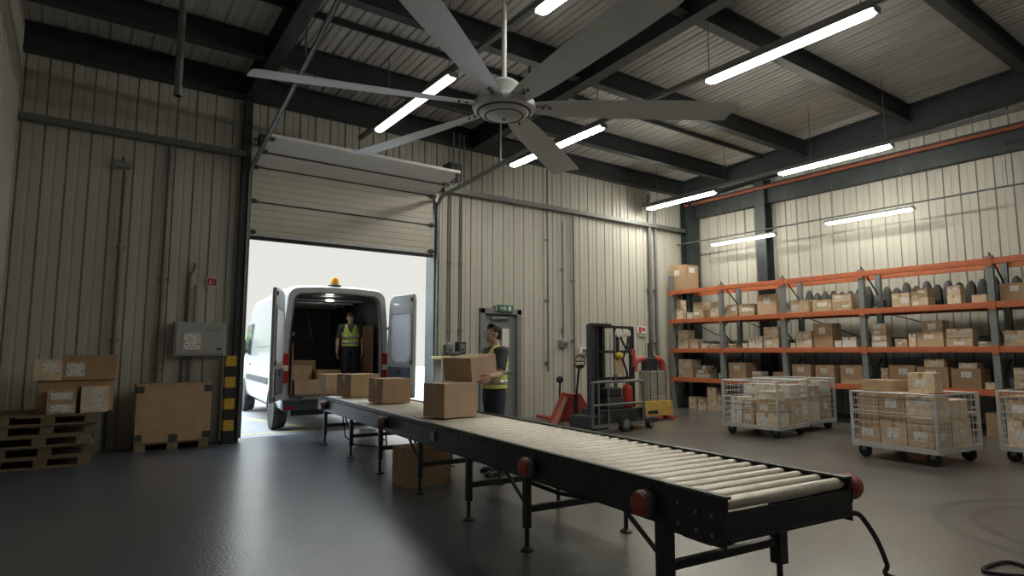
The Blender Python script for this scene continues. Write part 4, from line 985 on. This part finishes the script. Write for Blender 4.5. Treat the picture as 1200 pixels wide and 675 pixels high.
MB().bb(.04, .22, -.09, -.04, 1.02, 1.30).build('wooden_board', mat('tan_board', (.48, .36, .2), .7), t)
MB().bb(.50, .60, -.10, -.03, 1.15, 1.50).build('red_guard', REDPF, t, bevel=.02)
# guard rail of bent tube
mb = MB()
mb.tube(smooth_path([(-.85, -.34, .12), (-.85, -.34, .80), (-.78, -.34, .90), (.05, -.34, .90), (.42, -.34, .90), (.50, -.34, .80), (.50, -.34, .16)], 6), .024)
mb.tube(smooth_path([(.10, -.20, .90), (.58, -.20, .90), (.68, -.20, .78), (.68, -.20, .16)], 6), .024)
mb.tube(smooth_path([(.10, .10, .90), (.62, .10, .90), (.74, .10, .78), (.74, .10, .16)], 6), .024)
mb.build('guard_rail', PIPEG, t, smooth=True)
mb = MB()
for x in (-.70, -.45): mb.cyl((x, -.34, .12), (x, -.34, .9), .018)
mb.cyl((-.85, -.34, .50), (.50, -.34, .50), .02); mb.bb(-.86, .50, -.36, -.32, .10, .16); mb.build('rail_posts', PIPEG, t, smooth=True)
for x, y, r in ((-.06, -.36, .145), (.80, .26, .10), (.72, -.30, .07), (-.4, .3, .10)):
    w = MB().lathe([(r*.6, -.05), (r*.95, -.05), (r, -.03), (r, .03), (r*.95, .05), (r*.6, .05)], (x, y, r), n=24, axis='Y').build('wheel', RUBBER, t, smooth=True)
    MB().lathe([(r*.6, -.055), (r*.3, -.06), (r*.1, -.065)], (x, y, r), n=16, axis='Y').build('hub', GREYM, w, smooth=True)
MB().bb(-.8, -.40, -.3, .3, .06, .30).build('fork_carriage', BLACKM, t, bevel=.01)
t = thing('gas_cylinder', 'red cylinder standing on the chassis of the mast truck', 'gas cylinder', (8.30+.27, 8.45-.15, .402))
MB().lathe([(.09, 0), (.10, .02), (.10, .34), (.08, .40), (.035, .43), (.03, .46)], n=22).build('cylinder', REDP, t, smooth=True)
MB().lathe([(.03, .455), (.035, .47), (.035, .50), (.01, .51)], n=12).build('valve', GREYM, t)
# pallet truck
t = thing('pallet_truck', 'red hand pallet truck with ring handle parked left of the mast truck', 'pallet truck', (8.22, 9.42, 0), R(-12))
for x in (-.20, .20):
    fk = MB(); fk.prism([(-.09, .05), (.09, .05), (.08, .10), (-.08, .10)], .1, 1.2, 'XZ'); o = fk.build('fork', REDPF, t, bevel=.008); o.location.x = x
mb = MB(); mb.prism([(-.34, .08), (.34, .08), (.30, .35), (.12, .62), (-.12, .62), (-.30, .35)], -.06, .08, 'XZ'); mb.build('lift_head', REDPF, t, bevel=.02)
MB().prism([(-.62, .05), (-.40, .05), (-.16, .62), (-.30, .66)], -.12, -.02, 'XZ').build('side_frame', REDPF, t, bevel=.02)
MB().prism([(-.60, .04), (-.46, .04), (-.22, .55), (-.28, .58)], -.14, -.11, 'XZ').build('side_plate', mat('pale_red', (.55, .25, .2), .6), t)
MB().cyl((0, -.05, .15), (0, -.05, .6), .05).build('pump', BLACKM, t, smooth=True)
MB().cyl((0, -.08, .55), (.02, -.18, 1.14), .022).build('tiller', BLACKM, t, smooth=True)
mb = MB(); mb.tube([(.02+.12*math.cos(a), -.20, 1.25+.13*math.sin(a)) for a in [i*2*PI/20 for i in range(21)]], .018); mb.build('ring_handle', mat('bronze_grip', (.22, .14, .05), .5), t, smooth=True)
MB().box((.02, -.2, 1.16), (.16, .05, .06)).cyl((-.07, -.2, 1.26), (.11, -.2, 1.26), .012).build('handle_yoke', BLACKM, t, bevel=.008)
MB().tube([(-.33, .0, .5), (-.33, -.02, .86)], .02).ball((-.33, -.02, .90), .075, 12).build('lever_knob', BLACKM, t, smooth=True)
for x in (-.08, .08): MB().lathe([(.06, -.025), (.09, -.025), (.09, .025), (.06, .025)], (x, -.05, .09), n=20, axis='X').build('wheel', RUBBER, t, smooth=True)
# red stacker with strapped load
t = thing('red_stacker', 'red framed lifting truck standing between the mast truck and the rack', 'stacker truck', (10.62, 9.55, 0), R(-5))
mb = MB(); mb.tube(smooth_path([(.30, 0, .05), (.36, 0, .6), (.36, 0, 1.10), (.26, 0, 1.26), (.10, 0, 1.28)], 6), .085, 12); mb.build('main_post', REDPF, t, smooth=True)
mb = MB(); mb.tube(smooth_path([(-.50, 0, 1.02), (-.46, 0, 1.20), (-.34, 0, 1.28), (-.18, 0, 1.28)], 6), .07, 12); mb.build('left_arm', REDPF, t, smooth=True)
MB().bb(-.22, .14, -.09, .09, 1.02, 1.32).build('head_unit', BLACKM, t, bevel=.03)
MB().cyl((-.06, 0, 1.3), (-.06, 0, 1.62), .02).cyl((.03, 0, 1.3), (.03, 0, 1.7), .012).build('lift_rod', BLACKM, t)
for x in (-.34, .05): MB().bb(x-.06, x+.06, -.65, .1, .02, .08).build('fork', REDPF, t, bevel=.01)
MB().bb(.1, .46, -.16, .2, .0, .16).build('foot', REDPF, t, bevel=.03)
t = thing('strapped_boards', 'stack of grey boards strapped together on the yellow block', 'stack of boards', (10.42, 9.28, .40), R(-5))
for i in range(11): MB().box((-.0, 0, .03+i*.058), (.62+.01*(i % 2), .30, .050)).build('board', mat_board if i else (globals().setdefault('mat_board', mat('grey_board', (.30, .285, .235), .75, var=.15))), t, bevel=.004)
for x in (-.26, -.05, .2): MB().bb(x-.008, x+.008, -.158, .158, -.0, .648).build('strap', BLACKM, t)
t = thing('yellow_block', 'yellow block under the strapped boards by the red stacker', 'block', (10.30, 9.25, .085), R(-5)); MB().bb(-.42, .42, -.20, .20, 0, .31).build('block_body', mat('yellow_block_paint', (.50, .33, .08), .6, var=.2, dirt=(.25, .15, .06), dirt_amt=.5), t, bevel=.01)
MB().bb(-.30, -.02, -.205, -.19, .05, .12).build('slot', BLACKM, t)

# ------------------------------------------------------------------ pallet rack
RX0, RX1 = 12.80, 13.62
UY = [10.77, 9.24, 7.63, 5.93, 3.79, 1.6]; LV = [.80, 1.54, 2.30, 3.06]
rack = thing('pallet_rack', 'orange and grey pallet rack along the right wall', 'rack', (0, 0, 0))
for k, y in enumerate(UY):
    fr = MB().bb(RX0, RX0+.10, y-.05, y+.05, .01, 3.10 if k else 3.45).build('upright', POST, rack)
    MB().bb(RX1-.10, RX1, y-.05, y+.05, .01, 3.10 if k else 3.3).build('rear_post', POST, fr)
    mb = MB(); z = .2; s = 0
    while z < 2.9:
        a, b = ((RX0+.05, RX1-.05) if s else (RX1-.05, RX0+.05)); mb.cyl((a, y, z), (b, y, z+.55), .016, n=6); z += .6; s = 1-s
    mb.build('lattice_brace', STEEL, fr)
    MB().bb(RX0-.02, RX0+.12, y-.08, y+.08, 0, .012).bb(RX1-.12, RX1+.02, y-.08, y+.08, 0, .012).build('foot_plate', GREYM, fr)
for y0, y1 in zip(UY[1:], UY):
    for z in LV:
        for x in (RX0-.012, RX1-.04):
            mb = MB().bb(x, x+.05, y0+.05, y1-.05, z-.11, z-.035).bb(x+.008, x+.05, y0+.05, y1-.05, z-.04, z)
            mb.build('beam', ORANGE, rack, bevel=.006)
            if x < 13:
                for yy in (y0, y1): pass
        if z < 3: MB().bb(RX0+.04, RX1-.04, y0+.05, y1-.05, z-.035, z-.008).build('shelf_deck', WOOD, rack)
    MB().cyl((RX1-.02, y0+.06, 1.6), (RX1-.02, y1-.06, 2.25), .012, n=6).build('back_brace', STEEL, rack)
mb = MB()
for y in UY:
    for z in LV: MB().bb(RX0-.02, RX0+.004, y-.052, y+.052, z-.14, z+.01).build('beam_connector', ORANGE, rack)
mb.bm.free()

BAY = ['corner rack bay', 'second rack bay', 'third rack bay', 'fourth rack bay', 'right-edge rack bay']
SH = {3: 'top shelf', 2: 'second shelf', 1: 'lowest shelf'}
ORD = ['first', 'second', 'third', 'fourth', 'fifth', 'sixth', 'seventh', 'eighth', 'ninth', 'tenth', 'eleventh', 'twelfth']
# (u0, u1, v_top, shelf, style[, stacked-on-height in px v of its bottom, depth back])
# style: c plain carton, t taped/printed carton, w white carton, f flat parcels, s sack
B = [
 (783, 804, 311, 4, 'L'),
 (787, 799, 352, 3, 't'), (806, 812, 366, 3, 'w'), (813, 825, 354, 3, 't'), (834, 843.5, 354, 3, 't'), (849, 865, 357, 3, 't'), (867, 884.5, 356, 3, 't'), (889, 911, 345, 3, 'cl'),
 (928, 949, 351, 3, 't'), (954, 976, 351, 3, 't'), (977.5, 1000, 343.5, 3, 't'), (1021, 1038, 352, 3, 'k'), (1048, 1069, 343, 3, 't'), (1071, 1092, 337, 3, 't'), (1114, 1130, 334, 3, 't'), (1143, 1161, 345, 3, 'c'), (1176, 1205, 331, 3, 'cl'),
 (790, 806, 387, 2, 't'), (808.5, 818, 397, 2, 't'), (821, 830, 402, 2, 'f'), (831, 844, 403, 2, 'f'), (849, 862, 402.5, 2, 'f'), (870, 876, 402, 2, 'w'), (877, 884.5, 397, 2, 't'), (885.5, 893, 394, 2, 'w'), (895, 913, 383, 2, 't'),
 (922, 930, 402, 2, 'w'), (933, 952, 388, 2, 't'), (954, 976, 379, 2, 'cl'), (978, 986, 399, 2, 'w'), (987, 1003, 395, 2, 'w'), (1021, 1039, 379, 2, 'f4'), (1049, 1063, 397, 2, 't'), (1065, 1073.5, 391, 2, 't'), (1075, 1107, 389, 2, 'cl'), (1108.5, 1140, 385, 2, 't'), (1145, 1162, 400, 2, 'f'), (1177, 1206, 387, 2, 't'),
 (789.5, 810, 421, 1, 't'), (813, 831, 433, 1, 'f'), (832.5, 840, 431, 1, 'k'), (840.5, 847, 437, 1, 'w'), (852.5, 873, 425, 1, 'cl'), (879, 892, 435, 1, 'f'), (904, 917, 436, 1, 'c'), (923, 948, 427, 1, 'cl'), (954, 976, 428, 1, 'cl'), (983, 1009, 428, 1, 'cl'), (1030, 1038.5, 431, 1, 't'), (1039.5, 1069, 428, 1, 'cl'), (1072, 1108, 430, 1, 'cl'), (1112, 1147, 432, 1, 'cl'), (1151, 1163, 448, 1, 't'), (1184, 1208, 431, 1, 't'),
 (790, 803, 462, 0, 'k'), (805, 814.5, 465, 0, 't'), (815.5, 825, 466, 0, 't'), (826.5, 836.5, 454, 0, 't'), (837.5, 847, 462, 0, 't'), (1022, 1040, 470, 0, 'k'), (1148, 1176, 484, 0, 'c'),
]
cnt = {}
tops = {}
for u0, u1, vt, lev, st in B:
    depth_back = random.uniform(.02, .07) if lev else .03
    xf = RX0+.125+depth_back
    zb = {0: 0, 1: LV[0]-.005, 2: LV[1]-.005, 3: LV[2]-.005, 4: LV[3]+.002}[lev]
    if st == 'k': xf += .28                       # dark box further back
    ya, yb = on_x(u0, 400, xf).y, on_x(u1, 400, xf).y
    zt = on_x((u0+u1)/2, vt, xf).z; h = max(.07, zt-zb); w = ya-yb; yc = (ya+yb)/2
    bay = next((i for i in range(5) if UY[i+1]-.0 <= yc <= UY[i]+.3), 4)
    lo, hi = min(UY, key=lambda q: abs(q-(yc-w/2))), min(UY, key=lambda q: abs(q-(yc+w/2)))
    y0_, y1_ = yc-w/2, yc+w/2                    # keep clear of the uprights
    for q in UY:
        if y0_ < q+.06 and yc > q: y0_ = q+.062
        if y1_ > q-.06 and yc < q: y1_ = q-.062
    if lev != 4: w = y1_-y0_; yc = (y0_+y1_)/2
    dep = min(.50, max(.22, w*.9))
    if lev == 0: dep = min(.7, dep+.1)
    if lev == 0 and False: pass
    key = (bay, lev); k = cnt[key] = cnt.get(key, 0)+1
    where = ('on floor under ' if lev == 0 else 'on top of the ' if lev == 4 else 'on %s of ' % SH[lev])+BAY[bay]
    place = '%s from left %s' % (ORD[k-1], where)
    gp = 'goods '+where
    xc = xf+dep/2
    rz = R(random.uniform(-4, 4))
    if st == 'L':
        carton('carton', 'big cardboard box with white stickers '+where, (xf+.27, yc-.08, zb), (.56, w-.1, h), R(2), CARD, gp, [('l', .05, .7, .16, .14), ('n', .0, .8, .25, .14)])
    elif st == 's':
        t = thing('sack', 'bulging brown sack, '+place, 'sack', (xc, yc, zb), 0, gp)
        MB().ball((0, 0, h*.505), (dep*.5, w*.5, h*.5), 18).ball((0, 0, h*.265), (dep*.48, w*.48, h*.26), 16).build('sack_body', CARDR, t, smooth=True)
    elif st in ('f', 'f4'):
        n_ = 4 if st == 'f4' else 2; hh = h/n_
        for q in range(n_):
            carton('flat_parcel', '%s flat parcel, pile %s' % (['lowest', 'second', 'third', 'topmost'][q] if n_ == 4 else ['lower', 'upper'][q], place), (xc+random.uniform(-.02, .02), yc, zb+q*hh), (dep, w*random.uniform(.88, 1), hh-.004), rz+R(random.uniform(-3, 3)), random.choice((CARDR, WHITEBOX, CARDR)), gp, cat='parcel', tape=False,
                   sticker=[('l', .1, .5, w*.4, hh*.6)])
    elif st == 'w':
        carton('carton', 'small white carton, '+place, (xc, yc, zb), (dep, w, h), rz, WHITEBOX, gp, [('l', .1, .5, w*.4, h*.35)])
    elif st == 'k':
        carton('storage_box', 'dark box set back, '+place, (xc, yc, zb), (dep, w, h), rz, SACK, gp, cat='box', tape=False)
    elif st in ('c', 'cl'):
        carton('carton', ('plain brown carton, ' if st == 'c' else 'white-labelled brown carton, ')+place, (xc, yc, zb), (dep, w, h), rz, CARD, gp, [('l', random.uniform(-.1, .1), .70, min(.2, w*.35), min(.13, h*.3))] if st == 'cl' else None)
    else:
        # cartons covered with printed labels and tape; taller ones are stacked pairs
        n_ = 2 if h > .30 and w < .5 else 1; hh = h/n_
        for q in range(n_):
            stk = [('l', random.uniform(-.25, .25), random.uniform(.35, .65), w*random.uniform(.3, .5), hh*random.uniform(.25, .4))]
            if random.random() < .6: stk.append(('l', random.choice((-.3, .3)), random.uniform(.2, .8), w*.22, hh*.22))
            carton('carton', ('taped brown carton, ' if n_ == 1 else ['lower taped carton, ', 'upper taped carton, '][q])+place, (xc, yc, zb+q*hh), (dep, w*(1 if q == 0 else .96), hh-.002), rz+R(random.uniform(-2, 2)), CARDR, gp, stk)
    tops[(round(u0), lev)] = (xc, yc, zb+h, w, dep, where)
# things lying on other cartons
for (u0, lev), w_, h_, lab, m_ in (((1075, 2), .42, .21, 'flat taped carton lying across a wide one', CARDR), ((1072, 1), .40, .15, 'taped carton on top of the labelled carton', CARDR), ((1112, 1), .34, .10, 'low taped carton on top of the widest carton', CARDR), ((813, 1), .14, .10, 'small white carton on the flat parcels', WHITEBOX)):
    xc, yc, z, w, dep, where = tops[(u0, lev)]
    carton('carton', lab+' '+where, (xc, yc-.02, z), (min(dep, .4)*.9, w_*.8, h_), R(2), m_, 'goods '+where, [('l', 0, .5, w_*.3, h_*.5)])
# dark sacks along the back of the top shelf
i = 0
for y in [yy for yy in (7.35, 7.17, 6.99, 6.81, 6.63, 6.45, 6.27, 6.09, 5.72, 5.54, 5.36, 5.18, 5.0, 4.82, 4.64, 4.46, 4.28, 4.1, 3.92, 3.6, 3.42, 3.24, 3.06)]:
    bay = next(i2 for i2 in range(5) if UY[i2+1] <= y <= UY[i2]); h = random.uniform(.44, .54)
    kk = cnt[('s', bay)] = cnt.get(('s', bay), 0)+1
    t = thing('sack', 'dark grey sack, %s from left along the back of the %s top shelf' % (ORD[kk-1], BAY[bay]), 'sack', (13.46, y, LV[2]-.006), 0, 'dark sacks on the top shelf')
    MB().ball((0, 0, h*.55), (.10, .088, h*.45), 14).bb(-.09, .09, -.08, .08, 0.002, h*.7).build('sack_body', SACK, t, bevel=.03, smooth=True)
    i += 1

# ------------------------------------------------------------------ cage trolleys
WIRE = mat('zinc_wire', (.55, .56, .55), .4, metal=.4)
def trolley(label, near, rz, L, W, ztop, zdeck, boxes, which):
    """near = near corner (lowest local x, lowest local y); local x into the room, y along the aisle"""
    t = thing('cage_trolley', label, 'trolley', (near[0], near[1], 0), rz, 'wire cage trolleys')
    MB().bb(0, W, 0, L, zdeck-.03, zdeck).build('deck', mat_ply_deck, t); MB().bb(-.01, W+.01, -.012, .018, zdeck-.045, zdeck+.02).bb(-.01, W+.01, L-.018, L+.012, zdeck-.045, zdeck+.02).bb(-.012, .018, 0, L, zdeck-.045, zdeck+.02).bb(W-.018, W+.012, 0, L, zdeck-.045, zdeck+.02).build('base_frame', WIRE, t)
    for x, y in ((0, 0), (W, 0), (0, L), (W, L)): MB().bb(x-.016, x+.016, y-.016, y+.016, zdeck, ztop).build('corner_post', WIRE, t)
    def panel(ax, pos, ln):
        mb = MB(); r = .0032; n = int(ln/.075); m_ = int((ztop-zdeck)/.09)
        P = (lambda a, z: (pos, a, z)) if ax == 'x' else (lambda a, z: (a, pos, z))
        for i in range(1, n): mb.cyl(P(i*ln/n, zdeck), P(i*ln/n, ztop), r, n=4, cap=False)
        for i in range(1, m_): z = zdeck+i*(ztop-zdeck)/m_; mb.cyl(P(0, z), P(ln, z), r, n=4, cap=False)
        for z in (ztop-.01, zdeck+(ztop-zdeck)*.62): mb.cyl(P(0, z), P(ln, z), .012 if z > ztop-.02 else .007, n=8)
        mb.build('mesh_panel', WIRE, t)
    panel('x', 0, L); panel('x', W, L); panel('y', 0, W); panel('y', L, W)
    for x, y in ((.10, .10), (W-.10, .10), (.10, L-.10), (W-.10, L-.10)):
        r = (zdeck-.045)*.58
        c = MB().bb(x-.05, x+.05, y-.04, y+.04, zdeck-.05, zdeck-.044).bb(x-.034, x-.026, y-.03, y+.03, r, zdeck-.048).bb(x+.026, x+.034, y-.03, y+.03, r, zdeck-.048).build('castor', GREYM, t)
        MB().lathe([(r*.5, -.02), (r*.9, -.022), (r, -.012), (r, .012), (r*.9, .022), (r*.5, .02)], (x, y, r), n=20, axis='X').build('castor_wheel', RUBBER, c, smooth=True)
    for lab, x, y, z, d, m_, stk, brz in boxes:
        p = Vector((near[0], near[1], 0))+Matrix.Rotation(rz, 3, 'Z') @ Vector((x, y, 0)); carton('carton', '%s in the %s' % (lab, which), (p.x, p.y, zdeck+.002+z), d, rz+R(brz), m_, 'boxes in the '+which, stk)
mat_ply_deck = mat('trolley_deck', (.25, .19, .12), .7)
S1 = [('l', 0, .5, .12, .09)]; S2 = [('l', .15, .45, .14, .11), ('n', 0, .5, .12, .1)]
A = [('white carton at the bottom left', .25, .82, 0, (.36, .22, .24), WHITEBOX, S1, 0), ('white carton stacked on the bottom left one', .25, .82, .245, (.34, .21, .22), WHITEBOX, S1, 2), ('narrow brown carton left of centre', .25, .585, 0, (.36, .2, .27), CARDR, S1, 0), ('open dark carton above the narrow one', .25, .585, .275, (.34, .2, .15), CARDR, S1, 0),
     ('brown carton near the front corner, lower', .25, .24, 0, (.38, .38, .22), CARDR, S2, 0), ('brown carton near the front corner, middle', .25, .24, .225, (.36, .36, .2), CARDR, S2, 1), ('brown carton near the front corner, upper', .25, .26, .43, (.34, .3, .16), CARDR, S2, -2),
     ('tall brown carton on the far right', .72, .25, 0, (.4, .4, .46), CARDR, S2, 0), ('white carton on the tall brown one', .72, .25, .465, (.38, .36, .22), WHITEBOX, S2, 2), ('white carton at the back left', .72, .74, .0, (.4, .42, .5), WHITEBOX, S2, 0), ('flat white carton on the back left one', .72, .74, .505, (.36, .40, .18), WHITEBOX, S2, 2)]
W_A = 'cage trolley nearest the conveyor'
trolley('wire cage trolley full of white and brown cartons, nearest the conveyor', (9.60, 5.88), R(3), 1.02, 1.02, .95, .18, A, W_A)
Bx = [('stack carton lower left', .25, .25, 0, (.40, .42, .34), CARDR, S2, 0), ('stack carton upper left', .25, .25, .345, (.40, .4, .30), CARDR, S2, 1), ('tall carton right front', .66, .25, 0, (.36, .42, .5), CARDR, S2, 0), ('white carton on the right front one', .66, .25, .505, (.34, .4, .22), WHITEBOX, S2, 0), ('back carton left', .25, .74, 0, (.4, .42, .6), CARDR, S1, 0), ('back carton right', .66, .74, 0, (.36, .42, .55), CARDR, S1, 0)]
trolley('wire cage trolley behind the one nearest the conveyor, before the rack', (10.92, 6.10), R(-2), 1.02, .90, .95, .18, Bx, 'cage trolley close to the rack')
Cx = [('bottom carton at the aisle side, left', .24, .87, 0, (.40, .27, .24), CARD, [('l', .1, .6, .16, .1)], 0), ('upper carton at the aisle side, left', .24, .87, .245, (.40, .27, .42), CARD, None, 0),
      ('bottom carton at the aisle side, middle', .24, .55, 0, (.40, .33, .34), CARD, [('l', 0, .5, .16, .13)], 0), ('upper carton at the aisle side, middle', .24, .55, .345, (.40, .33, .33), CARD, [('l', .05, .65, .14, .12)], 0),
      ('bottom carton at the near corner', .24, .21, 0, (.42, .32, .32), CARD, [('l', 0, .5, .16, .12), ('n', 0, .5, .12, .1)], 0), ('upper carton at the near corner', .24, .21, .325, (.42, .32, .34), CARDR, [('l', -.1, .8, .10, .09)], 0),
      ('right carton, lower', .74, .26, 0, (.46, .40, .36), CARDR, S2, 0), ('right carton, upper', .74, .26, .365, (.44, .38, .24), CARDR, None, 2), ('rear carton, tall', .74, .78, 0, (.46, .46, .66), CARD, None, 0),
      ('long carton lying on top, left', .32, .78, .70, (.40, .42, .15), CARD, None, -3), ('crumpled carton on top, right', .36, .28, .70, (.36, .30, .26), CARDR, S1, 12)]
trolley('wire cage trolley piled with brown cartons in the right foreground', (8.82, 3.28), R(-6), 1.08, 1.06, .90, .20, Cx, 'right foreground cage trolley')
Dx = [('brown carton lower front', .28, .78, 0, (.42, .36, .36), CARDR, S2, 0), ('brown carton upper front', .28, .78, .365, (.42, .36, .3), CARDR, S2, 0), ('brown carton beside the lower front one', .28, .3, 0, (.42, .42, .5), CARDR, S2, 0)]
trolley('wire cage trolley cut by the right edge of the photo', (9.98, 1.98), R(-4), 1.02, 1.0, .93, .19, Dx, 'cage trolley at the photo edge')

# ------------------------------------------------------------------ light, sky, camera
w = bpy.data.worlds.new('overcast_sky'); bpy.context.scene.world = w; w.use_nodes = True
nt = w.node_tree; bg = nt.nodes['Background']
tc = N(nt, 'ShaderNodeTexCoord'); sx = N(nt, 'ShaderNodeSeparateXYZ'); nt.links.new(tc.outputs['Generated'], sx.inputs[0])
cr = N(nt, 'ShaderNodeValToRGB'); cr.color_ramp.elements[0].position = .22; cr.color_ramp.elements[0].color = (.80, .80, .75, 1); cr.color_ramp.elements[1].position = .8; cr.color_ramp.elements[1].color = (.70, .83, .97, 1)
nt.links.new(sx.outputs['Z'], cr.inputs[0]); nt.links.new(cr.outputs[0], bg.inputs['Color'])
# overcast sky: several times as bright overhead as at the horizon
mr = N(nt, 'ShaderNodeMapRange'); mr.inputs[1].default_value = .17; mr.inputs[2].default_value = .75; mr.inputs[3].default_value = 1.0; mr.inputs[4].default_value = 10.0
nt.links.new(sx.outputs['Z'], mr.inputs[0]); nt.links.new(mr.outputs[0], bg.inputs['Strength'])

cam = bpy.data.cameras.new('camera'); co = bpy.data.objects.new('camera', cam); COL.objects.link(co)
cam.sensor_width = 36; cam.lens = F_PX/1200*36; cam.clip_start = .05; cam.clip_end = 300
co.location = (0, 0, EYE); co.rotation_euler = (PI/2+PITCH, 0, -YAW)
sc = bpy.context.scene; sc.camera = co
vs = sc.view_settings; vs.view_transform = 'Standard'; vs.look = 'None'; vs.gamma = 1; vs.use_curve_mapping = False; vs.exposure = 0
sc.cycles.use_denoising = True
sc.cycles.max_bounces = 8
